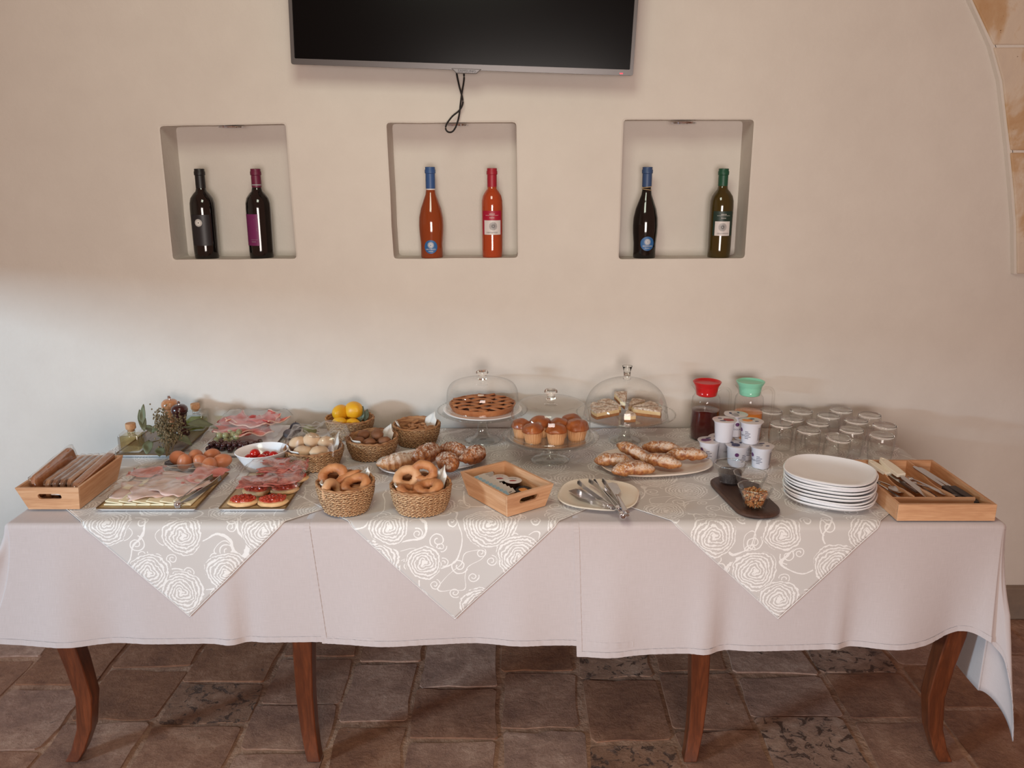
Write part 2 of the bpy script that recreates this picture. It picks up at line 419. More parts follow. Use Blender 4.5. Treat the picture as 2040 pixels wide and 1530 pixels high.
def rrect(cx, cy, w, h, r, n=5):
    out = []
    for (sx, sy, a) in ((1, 1, 0), (-1, 1, pi/2), (-1, -1, pi), (1, -1, 1.5*pi)):
        for k in range(n+1):
            t = a+pi/2*k/n; out.append((cx+sx*(w/2-r)+r*cos(t), cy+sy*(h/2-r)+r*sin(t)))
    return out
def prism(mb, loop, z0, z1, top_scale=1.0):
    n = len(loop); cx = sum(p[0] for p in loop)/n; cy = sum(p[1] for p in loop)/n
    vs = [(x, y, z0) for x, y in loop] + [(cx+(x-cx)*top_scale, cy+(y-cy)*top_scale, z1) for x, y in loop]
    return mb.add(vs, [tuple(range(n))[::-1], tuple(range(n, 2*n))] + [(i, (i+1) % n, n+(i+1) % n, n+i) for i in range(n)])
def superell(p, sx, sy, p2=None):
    return lambda a: 1/((abs(cos(a))**p + abs(sin(a))**p)**(1/p))
_TXT = {}
def text_pts(s, size=.01, align='CENTER', ext=0):
    cu = bpy.data.curves.new('t', 'FONT'); cu.body = s; cu.size = size; cu.align_x = align; cu.align_y = 'CENTER'; cu.extrude = ext
    cu.resolution_u = 2
    o = bpy.data.objects.new('t', cu); COL.objects.link(o)
    dg = bpy.context.evaluated_depsgraph_get(); me = bpy.data.meshes.new_from_object(o.evaluated_get(dg))
    vs = [v.co.copy() for v in me.vertices]; fs = [tuple(p.vertices) for p in me.polygons]
    bpy.data.objects.remove(o); bpy.data.curves.remove(cu); bpy.data.meshes.remove(me)
    return vs, fs
def cyl(x, z, r, a0=-pi/2): # wrap flat (x,z) on a cylinder of radius r whose front faces -Y
    a = a0 + x/r; return Vector((r*cos(a), r*sin(a), z))
def wraptext(mb, s, size, z, r, x0=0, a0=-pi/2):
    vs, fs = text_pts(s, size); mb.add([cyl(v.x+x0, z+v.y, r, a0) for v in vs], fs)
def wraprect(mb, x0, x1, z0, z1, r, a0=-pi/2, n=10):
    grid(mb, lambda u, v: cyl(u, v, r, a0), frange(x0, x1, n), [z0, z1])
def sunburst(mb, z, r, x0, R0, R1, k=22, a0=-pi/2, w=.0006):
    for i in range(k):
        a = 2*pi*i/k; c, s = cos(a), sin(a); r0 = R0*(1 if i % 2 else .55)
        q = [(r0*c-w*s, r0*s+w*c), (R1*c-w*1.6*s, R1*s+w*1.6*c), (R1*c+w*1.6*s, R1*s-w*1.6*c), (r0*c+w*s, r0*s-w*c)]
        mb.add([cyl(x0+x, z+y, r, a0) for x, y in q], [(0, 1, 2, 3)])

# ------------------------------------------------------------------ floor of worn stones
XL, XR = -1.290, 1.255; YW = .80
fl = MB(); box(fl, (0, -1.1, -.0265), (6.4, 3.9, .05)); floor = tag(fl.build('floor', 'mortar', smooth=False), kind='structure')
xs = [-2.35, -2.12, -1.87, -1.62, -1.35, -1.08, -.80, -.533, -.31, -.038, .217, .48, .73, 1.02, 1.30, 1.56, 1.82, 2.08, 2.35]
rnd = random.Random(3)
for i in range(len(xs)-1):
    y = .78 - rnd.random()*.12; first = True
    while y > -.85:
        h = rnd.uniform(.20, .34); y0 = y-h; j = .012
        x0, x1 = xs[i]+.006, xs[i+1]-.006
        jit = lambda s=.009: rnd.uniform(-s, s)
        co = [(x0+jit(), y0+.006+jit()), (x1+jit(), y0+.006+jit()), (x1+jit(), min(y-.006+jit(), .795)), (x0+jit(), min(y-.006+jit(), .795))]
        cx = sum(p[0] for p in co)/4; cy = sum(p[1] for p in co)/4
        loop = []
        for k in range(4):
            a, b, c_ = Vector(co[k-1]), Vector(co[k]), Vector(co[(k+1) % 4]); q = rnd.uniform(.015, .055)
            loop += [b+(a-b)*q, b+(c_-b)*q]
            for u in (.35, .65):
                p = b+(c_-b)*(u+rnd.uniform(-.08, .08)); n_ = Vector((-(c_-b).y, (c_-b).x)).normalized(); loop.append(p+n_*rnd.uniform(-.005, .008))
        loop = [(p.x-cx, p.y-cy) for p in loop]
        mb = MB(); top = rnd.uniform(.0005, .0035); n = len(loop); tx, ty = rnd.uniform(-.008, .008), rnd.uniform(-.008, .008)
        vs = []; fs = []
        for s_, z in ((1.0, -.010), (.975, top)): vs += [(x*s_, yy*s_, z+(tx*x+ty*yy if z > 0 else 0)) for x, yy in loop]
        for m_ in range(n): fs.append((m_, (m_+1) % n, n+(m_+1) % n, n+m_))
        fs.append(tuple(n+k for k in range(n)))
        mb.add(vs, fs)
        pit = (abs(cx+.93) < .16 and .10 < cy < .45) or (abs(cx-.35) < .14 and -.15 < cy < .15) or (abs(cx-.87) < .16 and -.1 < cy < .25) or rnd.random() < .03
        mb.build('stone_slab', 'stone_pit' if pit else 'stone', floor, loc=(cx, cy, 0))
        y = y0

# ------------------------------------------------------------------ back wall with three bottle niches
NI = [[(318, 252), (568, 247), (590, 515), (345, 517)], [(770, 245), (1028, 244), (1031, 513), (785, 515)], [(1243, 239), (1502, 239), (1483, 514), (1233, 516)]]
def rloop(c, push, n=3, rr=.012):
    """closed loop from 4 corners with slightly rounded corners, pushed outward by push"""
    m = sum((Vector(p) for p in c), Vector((0, 0)))/4; out = []
    C = [Vector(p) for p in c]
    C = [p + Vector((math.copysign(push, (p-m).x), math.copysign(push, (p-m).y))) for p in C]
    for k in range(4):
        a, b, d = C[k-1], C[k], C[(k+1) % 4]
        p1 = b+(a-b).normalized()*rr; p2 = b+(d-b).normalized()*rr
        for t in frange(0, 1, n): out.append(tuple(p1*(1-t)**2+b*2*t*(1-t)+p2*t*t))
        # intermediate wobble points along edge
        for t in (.25, .5, .75):
            q = b+(d-b)*t; w = noise.noise(Vector((q.x*9, q.y*9, k)))*.003
            e = (d-b).normalized(); out.append((q.x - e.y*w, q.y + e.x*w))
    return out
loops = [[(-3.2, -.02), (3.2, -.02), (3.2, 3.3), (-3.2, 3.3)]]; inner = []
niche_floor = []
for q in NI:
    c = [(W(*p).x, W(*p).z) for p in q]; inner.append(c); loops.append(rloop(c, .006))
wl = holed(loops, lambda x, z: Vector((x, YW, z)), None)
DEP = .135
for c in inner:
    L0, L1, L2 = rloop(c, .006), rloop(c, .001), rloop(c, -.002)
    cc = [(x, z) for x, z in c]; m = sum(p[0] for p in cc)/4
    back = [(m+(x-m)*.985, z) for x, z in cc]; L3 = rloop(back, -.004)
    n = len(L0); rows = [(L0, YW), (L1, YW+.002), (L2, YW+.008), (L3, YW+DEP)]
    vs = [Vector((x, Y, z)) for L, Y in rows for x, z in L]; fs = []
    for k in range(3):
        for i in range(n): fs.append((k*n+i, k*n+(i+1) % n, (k+1)*n+(i+1) % n, (k+1)*n+i))
    fs.append(tuple(3*n+i for i in range(n)))
    wl.add(vs, fs); niche_floor.append(min(z for x, z in L3))
bx = [(-3.2, YW, -.02), (3.2, YW, -.02), (3.2, YW+.3, -.02), (-3.2, YW+.3, -.02), (-3.2, YW, 3.3), (3.2, YW, 3.3), (3.2, YW+.3, 3.3), (-3.2, YW+.3, 3.3)]
wl.add(bx, [(0, 3, 2, 1), (4, 5, 6, 7), (1, 2, 6, 5), (2, 3, 7, 6), (3, 0, 4, 7)])
tag(wl.build('wall_back', 'plaster', smooth=False), kind='structure')
# niche spot lamps (unlit chrome rings in the niche ceilings)
for k, (px, c) in enumerate(zip((460, 908, 1362), inner)):
    zt = max(p[1] for p in c) - .007
    if k == 1: zt = max(p[1] for p in c)-.006
    x = W(px, 243, YW+.055).x
    t = thing('recessed_spotlight', 'unlit chrome recessed spotlight in the ceiling of the %s wall niche' % ('left', 'middle', 'right')[k], 'spotlight', (x, YW+.055, zt), 0, 'spotlights in the wall niches')
    mb = MB(); lathe(mb, [(.024, .002), (.026, -.001), (.040, -.003), (.042, .002)], 32); mb.build('ring', 'chrome', t)
    mb = MB(); lathe(mb, [(0, .0015), (.024, .0015)], 24); lathe(mb, [(0, -.002), (.008, -.002), (.012, .0015)], 16); mb.build('bulb', 'steel', t)
# unseen left panel, added to cut the low daylight off the upper back wall
mb = MB(); box(mb, (-2.7, -1.5, 2.345), (.2, 4.6, 1.91)); box(mb, (-2.7, .55, .69), (.2, .5, 1.40))
tag(mb.build('shade_wall_left', 'plaster', smooth=False), kind='structure')
# stone skirting
mb = MB()
hexa(mb, [(-3.2, YW-.018, 0), (3.2, YW-.018, 0), (3.2, YW, 0), (-3.2, YW, 0), (-3.2, YW-.018, .128), (3.2, YW-.018, .128), (3.2, YW, .134), (-3.2, YW, .134)])
tag(mb.build('baseboard_back', 'base_stone', smooth=False, bevel=.004), kind='structure')
# vault springer of tuff blocks at the right
edge = [(1925, -60), (1937, 0), (1958, 45), (1978, 92), (1996, 160), (2004, 230), (2012, 302), (2019, 380), (2024, 450), (2025, 546)]
YF = YW-.020
E = [W(x, y, YF) for x, y in edge]

arch = tag(bpy.data.objects.new('trim_1', None), kind='structure'); COL.objects.link(arch)
cuts = [0, 3, 6, 9]
for a, b in zip(cuts[:-1], cuts[1:]):
    lp = [(p.x+(.003), p.z) for p in E[a:b+1]]
    if b < 9: lp[-1] = (lp[-1][0], lp[-1][1]+.004)
    if a > 0: lp[0] = (lp[0][0], lp[0][1]-.003)
    lp += [(3.19, lp[-1][1]-.004), (3.19, lp[0][1]+.006)]
    mb = MB(); n = len(lp); cx = sum(x for x, _ in lp)/n; cz = sum(z for _, z in lp)/n
    vs = [(x, YF, z) for x, z in lp] + [(x, YW+.05, z) for x, z in lp]
    mb.add(vs, [tuple(range(n)), tuple(range(n, 2*n))[::-1]] + [(i, n+i, n+(i+1) % n, (i+1) % n) for i in range(n)])
    mb.build('stone_block', 'tuff', arch, smooth=False, bevel=.005)
mb = MB(); vs = [(p.x-.004, YF+.006, p.z) for p in E] + [(p.x+.010, YF+.004, p.z) for p in E] + [(p.x-.012, YW+.01, p.z) for p in E]
n = len(E); mb.add(vs, [(i, i+1, n+i+1, n+i) for i in range(n-1)] + [(2*n+i, 2*n+i+1, i+1, i) for i in range(n-1)])
lp = [(E[0].x+.02, E[0].z), *[(p.x+.012, p.z) for p in E[1:]], (3.18, E[-1].z), (3.18, E[0].z)]
nn = len(lp); mb.add([(x, YF+.004, z) for x, z in lp], [tuple(range(nn))])
mb.build('mortar_bed', 'plaster', arch)

# ------------------------------------------------------------------ television and its cable
a, b = W(580, 128, .70), W(1261, 151, .70)
tvw = (b-a).length; roll = atan2(b.z-a.z, b.x-a.x); mid = (a+b)/2
tv = thing('television', 'large black flat television hung on the wall with thin silver frame', 'television', (mid.x, .70, mid.z), 0, rot=(R_(3), -roll, 0))
H = .60
M['screen'] = simple('tv_screen_glass', (10, 9, 10), .2, spec=.12)
M['bezel'] = simple('tv_silver_bezel', (92, 88, 88), .3, .35)
M['led'] = NG('standby_light').set(Base_Color=(1, .05, .08, 1), Emission_Color=(1, .03, .06, 1), Emission_Strength=1.6).m
outer = rrect(0, H/2, tvw, H, .006); innr = rrect(0, H/2+.004, tvw-.022, H-.026, .003)
mb = holed([outer, innr], lambda x, z: Vector((x, 0, z)), lambda x, z: Vector((x, .012, z))); mb.build('bezel', 'bezel', tv, smooth=False, bevel=.0012)
mb = MB(); box(mb, (0, .008, H/2+.004), (tvw-.02, .006, H-.024)); mb.build('screen', 'screen', tv, smooth=False)
mb = MB(); box(mb, (0, .028, H/2), (tvw-.01, .032, H-.01)); hexa(mb, [(-.3, .03, .1), (.3, .03, .1), (.25, .07, .14), (-.25, .07, .14), (-.3, .03, .5), (.3, .03, .5), (.25, .07, .46), (-.25, .07, .46)]); mb.build('back_cover', 'black_plastic', tv, smooth=False, bevel=.004)
mb = MB(); lg = [(-.052, .004), (-.036, -.0095), (.024, -.0095), (.040, .004)]
mb.add([(x+.018, -.002, z) for x, z in lg]+[(x+.018, .012, z) for x, z in lg], [(0, 1, 2, 3), (7, 6, 5, 4), (0, 4, 5, 1), (1, 5, 6, 2), (2, 6, 7, 3), (3, 7, 4, 0)])
mb.build('logo_plate', 'bezel', tv, smooth=False, bevel=.0015)
mb = MB(); vs, fs = text_pts('SAMSUNG', .0105); mb.add([(v.x*1.15+.014, -.0028, v.y-.003) for v in vs], fs); mb.build('lettering', 'print_black', tv, smooth=False)
mb = MB(); box(mb, (tvw/2-.036, -.0008, .0055), (.009, .0012, .0028)); mb.build('standby_lamp', 'led', tv, smooth=False)
mb = MB(); box(mb, (tvw*.02, .070, .3), (.3, .026, .3)); mb.build('wall_bracket', 'black_plastic', tv, smooth=False, bevel=.004)
P = lambda x, y: W(x, y, .775)
pts = [(908, 120), (909, 142), (915, 172), (920, 190), (922, 206), (915, 220), (901, 232), (890, 247), (888, 257), (893, 263), (901, 262), (908, 252), (914, 232), (917, 208), (920, 185), (924, 160), (924, 145), (923, 118)]
pw = [P(x, y) for x, y in pts]
for i, p in enumerate(pw): p.y += .006 if i > 9 else 0
def catmull(P_, k=5):
    out = []
    for i in range(len(P_)-1):
        a, b, c, d = P_[max(i-1, 0)], P_[i], P_[i+1], P_[min(i+2, len(P_)-1)]
        for j in range(k):
            t = j/k; out.append(.5*((2*b)+(c-a)*t+(2*a-5*b+4*c-d)*t*t+(3*b-a-3*c+d)*t**3))
    return out+[P_[-1]]
mb = MB(); tube(mb, catmull(pw), .0027, 8); tag(mb.build('cable', 'black_plastic'), 'black looped cable dangling from the television over the middle niche', 'cable')

# ------------------------------------------------------------------ long table and its cloths
tb = thing('buffet_table', 'long wooden buffet table with curved sabre legs under the cloths', 'table', (0, .39, 0))
mb = MB(); box(mb, ((XL+XR)/2, 0, .728), (XR-XL-.004, .776, .024)); mb.build('tabletop', 'leg_wood', tb, smooth=False, bevel=.003)
mb = MB()
for yy in (-.33, .33): box(mb, ((XL+XR)/2, yy, .675), (XR-XL-.12, .02, .082))
for xx in (XL+.07, XR-.07): box(mb, (xx, 0, .675), (.02, .64, .082))
mb.build('apron', 'leg_wood', tb, smooth=False)
def sabre(dx, dy):
    mb = MB(); prof = [(.716, 0, .052), (.62, .001, .051), (.50, .004, .049), (.40, .002, .046), (.30, -.006, .043), (.20, -.012, .040), (.10, -.006, .036), (.04, .006, .033), (.008, .016, .032)]
    vs = []; fs = []
    for z, o, w in prof:
        w *= 1.17
        x, y = -o*dx*-1.0, o*dy*1.0
        for i, j in ((-1, -1), (1, -1), (1, 1), (-1, 1)): vs.append((x+i*w/2, y+j*w/2, z))
    for k in range(len(prof)-1):
        for i in range(4): fs.append((k*4+i, k*4+(i+1) % 4, (k+1)*4+(i+1) % 4, (k+1)*4+i))
    fs += [(0, 1, 2, 3), tuple(len(prof)*4-4+i for i in (3, 2, 1, 0))]
    return mb.add(vs, fs)
for x, dx in ((-1.210, -1.7), (-.568, .7), (.512, -.7), (1.196, 1.4)):
    for y, dy in ((-.345, -1), (.345, 1)):
        sabre(dx, dy).build('leg', 'leg_wood', tb, loc=(x, y, 0), bevel=.003)

RB = .011
def fold(x):
    s = 0
    for c, w, a in ((-1.17, .05, .010), (-1.05, .06, -.008), (-.74, .035, .010), (-.70, .03, -.007), (-.34, .10, .012), (-.10, .07, -.006), (.02, .06, .006), (.26, .06, .010), (.515, .035, .012), (.56, .05, -.010), (.86, .018, .007), (.90, .05, -.010), (1.02, .06, .010), (1.17, .06, -.016), (1.255, .02, .018)):
        s += a*math.exp(-((x-c)/w)**2)
    return s
def drape(x, y, off=0, z0=.7415):
    ax = x-XR if x > XR else (XL-x if x < XL else 0.0); ay = max(0.0, -y)
    r = hypot(ax, ay)
    if r == 0: return Vector((x, y, z0+off))
    left = x < 0
    px = XR if x > XR else (XL if x < XL else x)
    if r < RB*pi/2: o = RB*sin(r/RB); dz = RB*(1-cos(r/RB))
    else: o = RB; dz = RB+r-RB*pi/2
    py = y if y > 0 else 0.0
    ph = atan2(ay, ax); g_ = min(1, r/.25); f_ = min(1, r/.33)**1.3
    wv = fold(px)*1.25*f_ if ay > 0 else 0.0
    oo = off*min(1, r/RB); zo = off*max(0, 1-r/RB)
    lift = lambda e: sqrt(max(.05, 1-e*e*.8))
    if ay > 0 and ax > 0:
        s2 = sin(2*ph)
        if left:
            e = .85*g_*((.26+.74*s2) if ph > pi/4 else (.10+.90*s2) if s2 > 0 else 0)
            out = r*e+.018*sin(4*ph)*s2*g_
            dx, dy = -1.0, -.30*s2*s2
        else:
            e = .16*g_*s2; out = r*e
            dx, dy = .72, -.95*s2+.25*cos(ph)
            out += .012*sin(5*ph)*s2*g_
        sx = -1 if left else 1
        return Vector((px+sx*(o+oo)*cos(ph)+out*dx, py-(o+oo)*sin(ph)+out*dy-wv*sin(ph)**2, z0-dz*lift(e)+zo))
    if ax > 0:
        e = .085*g_ if left else 0
        fade = math.exp(-(py/.18)**2); w2 = .010*sin(py*13)*f_*(1-fade)
        sx = -1 if left else 1
        return Vector((px+sx*(o+oo+r*e*fade+w2), py, z0-dz*lift(e*fade)+zo))
    e = .221*g_*math.exp(-((x-XL)/.085)**2)
    return Vector((px-r*e, py-o-oo-wv-.03*r, z0-dz*lift(e)+zo))

def span(a, b, step, fine=()):
    s = set()
    n = max(1, int(round((b-a)/step)))
    for v in frange(a, b, n): s.add(round(v, 5))
    for f in fine:
        for k in range(-1, 9):
            v = f[0]+f[1]*k*.0032
            if a < v < b: s.add(round(v, 5))
    return sorted(s)
def cloth(x0, x1, hemL, hemR, off, label, skew0=0.0, skew1=0.0):
    t = thing('tablecloth', label, 'tablecloth', (0, 0, 0), group='plain pinkish beige tablecloths')
    fine = []
    if x0 < XL: fine.append((XL, -1))
    if x1 > XR: fine.append((XR, 1))
    us = span(x0, x1, .018, fine); ys = span(-.36, YW-.012, .018, [(0, -1)])
    def hem(x):
        u = min(1, max(0, (x-max(x0, XL))/(min(x1, XR)-max(x0, XL)))); return hemL+(hemR-hemL)*u-(.034*math.exp(-((x-1.20)/.07)**2))
    def fn(u, v):
        if v < 0: v2 = v*hem(u)/.36
        else: v2 = v
        sh = 0
        if x0 > XL and u < x0+.3: sh = skew0*max(0, -v2)*(1-(u-x0)/.3)
        return drape(u+sh, v2, off)
    mb = MB(); grid(mb, fn, us, ys, lambda a, b: (a, b)); mb.build('cloth', 'linen', t, smooth='all', solid=.0012, recalc=False)
    # stitched hem band, slightly proud and puckered
    mb = MB(); hs = span(x0, x1, .006, fine)
    def hf(u, v):
        v2 = -hem(u)+v; sh = skew0*max(0, -v2)*(1-(u-x0)/.3) if x0 > XL and u < x0+.3 else 0
        p = drape(u+sh, v2, off+.0007); p.y -= .0006+.0012*abs(sin(u*330+sin(u*70)*2)); return p
    grid(mb, hf, hs, [-.0005, .004, .011, .0155], lambda a, b: (a, b)); mb.build('hem', 'linen', t, smooth='all', recalc=False)
    if x0 > XL:
        mb = MB(); hy = span(-.359, .02, .006, [(0, -1)])
        def hv(u, v):
            v2 = v*hem(x0)/.36; p = drape(x0+u+skew0*max(0, -v2), v2, off+.0007); p.y -= .0003+.0011*abs(sin(v*330)); return p
        grid(mb, hv, [-.0005, .004, .010, .0135], hy, lambda a, b: (a, b)); mb.build('side_hem', 'linen', t, smooth='all', recalc=False)
    return t
cloth(XL-.36, -.36, .350, .334, 0, 'leftmost plain pinkish beige tablecloth, flaring at the left table corner')
cloth(-.532, .32, .340, .348, .0012, 'middle plain pinkish beige tablecloth, its stitched left edge below the baskets', skew0=.09)
cloth(.157, XR+.50, .378, .345, .0024, 'rightmost plain pinkish beige tablecloth with a long hanging corner at right', skew0=.04)

def overlay(cx, tip, off, half, label, rot=45, skew=0):
    t = thing('damask_overlay', label, 'table topper', (0, 0, 0), group='grey rose damask overlays')
    s = half*sqrt(2)   # side length; square rotated so that a corner hangs at the front
    cy = -tip+half; c, q = cos(R_(rot)), sin(R_(rot))
    n = int(s/.0065); mb = MB(); st = frange(-s/2, s/2, n); idx = {}
    vs = []; fs = []; uvs = []
    P_ = {}
    for j, b in enumerate(st):
        for i, a in enumerate(st):
            P_[i, j] = (cx+a*c-b*q, cy+a*q+b*c)
    def ok(p): return p[1] < YW-.018 and XL-.30 < p[0] < XR+.30 and not (p[1] < 0 and (p[0] > XR or p[0] < XL) and False)
    for j in range(n):
        for i in range(n):
            k4 = [(i, j), (i+1, j), (i+1, j+1), (i, j+1)]
            if all(ok(P_[k]) for k in k4):
                f = []
                for k in k4:
                    if k not in idx:
                        x, y = P_[k]; o2 = off + .0004*noise.noise(Vector((x*9, y*9, .5)))
                        idx[k] = len(vs); vs.append(drape(x, y, o2))
                    f.append(idx[k])
                fs.append(f); uvs.append([(st[k[0]]+cx*3, st[k[1]]+cx*1.7) for k in k4])
    mb.add(vs, fs, uvs); mb.build('cloth', 'damask', t, smooth='all', solid=.0008, recalc=False)
    mb = MB()
    for side in (0, 1):
        pts = []
        for a in frange(-s/2, s/2, 160):
            x, y = (cx+a*c+s/2*q, cy+a*q-s/2*c) if side == 0 else (cx-s/2*c-a*q, cy-s/2*q+a*c)
            if ok((x, y)): pts.append(drape(x, y, off+.0002))
        tube(mb, pts, .0008, 5)
    mb.build('hem', 'damask', t)
overlay(-.845, .262, .0036, .70, 'leftmost grey rose damask overlay, its point hanging below the sliced ham tray')
overlay(-.150, .270, .0046, .70, 'middle grey rose damask overlay, its curled point hanging below the bread baskets')
overlay(.672, .268, .0056, .70, 'rightmost grey rose damask overlay, its point hanging below the plate stack', rot=47)
Z0 = .7484

# ------------------------------------------------------------------ wine bottles in the niches
def bottle_mat(name, col, rough=.06, trans=0.0):
    return simple(name, col, rough, coat=.6, trans=trans)
M['glass_black'] = bottle_mat('near_black_bottle_glass', (14, 11, 11))
M['glass_green'] = bottle_mat('olive_green_wine_glass', (62, 50, 16))
M['glass_orange'] = bottle_mat('orange_rose_wine', (138, 60, 26))
M['glass_orange2'] = bottle_mat('coral_rose_wine', (168, 66, 32))
M['neck_clear'] = simple('clear_neck_glass', (196, 172, 150), .05, coat=.5)
for n_, c_ in (('cap_black', (24, 22, 24)), ('cap_plum', (104, 26, 58)), ('cap_blue', (50, 84, 136)), ('cap_crimson', (160, 28, 46)), ('cap_navy', (52, 76, 116)), ('cap_green', (22, 76, 54)),
               ('label_plum', (112, 34, 88)), ('label_black', (34, 32, 36)), ('label_crimson', (164, 18, 50)), ('label_white', (214, 208, 206)), ('label_green', (30, 52, 44)), ('label_blue', (40, 96, 152)), ('twine', (196, 170, 130))):
    M[n_] = simple(n_, c_, .45)
def bottle(px, label, kind, glass, cap, R, H=.296, capH=.062):
    x = W(px, 512, YW+.06).x; zf = niche_floor[{'a': 0, 'b': 0, 'c': 1, 'd': 1, 'e': 2, 'f': 2}[kind]] + .0005
    t = thing('wine_bottle', label, 'bottle', (x, YW+.060, zf), 0, 'wine bottles in the wall niches')
    if kind in 'ce':   # sloping shoulders
        prof = [(0, .004), (R*.6, .001), (R*.84, 0), (R*.89, .006), (R*.90, .05), (R*.98, .085), (R, .11), (R*.97, .135), (R*.82, .165), (R*.60, .19), (R*.42, .21), (.0145, .232), (.0140, .25), (.0140, H-.002), (0, H-.002)]
    else:
        sh = .185 if kind in 'ab' else .19
        prof = [(0, .004), (R*.7, .001), (R*.93, 0), (R*.97, .006), (R, .03), (R*1.02, sh-.02), (R*1.0, sh), (R*.9, sh+.016), (R*.66, sh+.03), (R*.46, sh+.038), (.0155, sh+.050), (.0145, sh+.065), (.0142, H-.002), (0, H-.002)]
    mb = MB(); lathe(mb, prof, 40); mb.build('glass_body', glass, t)
    c0 = H-capH; rc = .0158
    mb = MB(); lathe(mb, [(rc, c0), (rc+.0002, c0+.03), (rc, H-.022), (rc+.0022, H-.020), (rc+.0022, H-.010), (rc+.0006, H-.008), (rc+.0006, H-.001), (rc-.002, H), (0, H)], 28); mb.build('capsule', cap, t)
    rl = R*1.022+.0006
    if kind == 'a':
        mb = MB(); wraprect(mb, -.034, .034, .047, .148, rl+.0002, n=16); f = mb.build('front_label', 'label_black', t)
        mb = MB(); sunburst(mb, .122, rl+.0006, -.004, .0035, .0125, 22); 
        mb.build('emblem', 'print_white', f)
    if kind == 'b':
        mb = MB(); wraprect(mb, -.040, .010, .047, .150, rl+.0002, a0=-pi/2-.05, n=14); f = mb.build('front_label', 'label_plum', t)
        mb = MB()
        for q in ((-.006, .132), (.0, .134), (.003, .103), (.001, .098), (.004, .095)): wraprect(mb, q[0]-.0006, q[0]+.0006, q[1], q[1]+.0014, rl+.0006, n=1)
        wraprect(mb, -.022, .004, .0665, .0671, rl+.0006); wraptext(mb, 'salento', .006, .060, rl+.0006, -.012)
        mb.build('emblem', 'print_grey', f)
        mb = MB(); lathe(mb, [(rc+.0006, c0+.006), (rc+.0008, c0+.008), (rc+.0006, c0+.010)], 28); mb.build('capsule_band', 'print_grey', t)
    if kind in 'ce':
        mb = MB(); x0 = 0 if kind == 'c' else .003; zc, rr = (.040, .0225) if kind == 'c' else (.052, .0235)
        rdisc = R*.91+.0012 if kind == 'c' else R*.93+.0015
        ring = [(rr*cos(2*pi*i/28), rr*sin(2*pi*i/28)) for i in range(28)]
        cyl2 = lambda u, v, e=0: (lambda a: Vector(((rdisc+e+max(0, (zc+v-.05))*.055)*cos(a), (rdisc+e+max(0, (zc+v-.05))*.055)*sin(a), zc+v)))(-pi/2+(x0+u)/rdisc)
        for k in range(6):
            r0, r1 = k/6, (k+1)/6
            for i in range(28):
                a_, b_ = ring[i], ring[(i+1) % 28]
                mb.add([cyl2(a_[0]*r0, a_[1]*r0), cyl2(a_[0]*r1, a_[1]*r1), cyl2(b_[0]*r1, b_[1]*r1), cyl2(b_[0]*r0, b_[1]*r0)], [(0, 1, 2, 3)])
        f = mb.build('front_label', 'label_blue', t)
        mb = MB(); sunburst(mb, zc+.006, rdisc+.0026, x0, .003, .0105, 20, w=.0004)
        wraptext(mb, 'CENTOPOZZI', .0054, zc-.008, rdisc+.0026, x0); wraptext(mb, 'frizzante', .0046, zc-.0145, rdisc+.0026, x0)
        mb.build('emblem', 'print_white', f)
        mb = MB()
        if kind == 'c': lathe(mb, [(.0148, c0-.006), (.0156, c0-.005), (.0156, c0), (.015, c0+.001)], 28); mb.build('neck_band', 'label_white', t)
        else:
            for zz, tl in ((c0-.001, .002), (c0-.009, -.0025)):
                tube(mb, [(.0160*cos(a), .0160*sin(a), zz+tl*cos(a)) for a in frange(0, 2*pi, 24)[:-1]], .0011, 6, closed=True)
            mb.build('twine', 'twine', t)
    if kind in 'df':
        top, low = (('label_crimson', 'label_white') if kind == 'd' else ('label_green', 'label_white'))
        z0, z1, z2 = (.080, .127, .158) if kind == 'd' else (.078, .125, .158)
        mb = MB(); wraprect(mb, -.036, .036, z0, z2, rl+.0002, n=18); f = mb.build('front_label', top, t)
        mb = MB(); wraprect(mb, -.028, .032 if kind == 'd' else .024, z0, z1, rl+.0006, n=14); mb.build('white_panel', low, f)
        mb = MB(); sunburst(mb, z0+.028, rl+.0011, .004 if kind == 'd' else -.002, .003, .0140, 22, w=.0004); wraptext(mb, 'CENTOPOZZI', .0062, z0+.007, rl+.0011, 0); mb.build('emblem', 'print_black', f)
        mb = MB(); wraptext(mb, 'salento', .0066, z2-.010, rl+.0008, 0); wraprect(mb, -.022, .022, z2-.0148, z2-.0142, rl+.0008); wraptext(mb, 'rosato' if kind == 'd' else 'bianco', .0062, z2-.022, rl+.0008, 0); mb.build('lettering', 'print_white', f)
        if kind == 'd': mb = MB(); lathe(mb, [(.0150, c0-.012), (.0152, c0-.011), (.0152, c0), (.015, c0)], 28); mb.build('clear_neck', 'neck_clear', t)
    return t
bottle(413, 'black wine bottle with black capsule and pale sunburst emblem, left niche', 'a', 'glass_black', 'cap_black', .0405, capH=.078)
bottle(522, 'dark wine bottle with plum capsule and plum label, left niche', 'b', 'glass_black', 'cap_plum', .0405, capH=.060)
bottle(861, 'orange rosé bottle with sloping shoulders and round blue label, middle niche', 'c', 'glass_orange', 'cap_blue', .0425, H=.299, capH=.070)
bottle(981, 'coral rosé bottle with crimson capsule and crimson and white label, middle niche', 'd', 'glass_orange2', 'cap_crimson', .0350, H=.295, capH=.062)
bottle(1283, 'black bottle with sloping shoulders, blue capsule and round blue label, right niche', 'e', 'glass_black', 'cap_navy', .0425, H=.300, capH=.064)
bottle(1431, 'green white-wine bottle with green capsule and green and white label, right niche', 'f', 'glass_green', 'cap_green', .0385, H=.295, capH=.056)

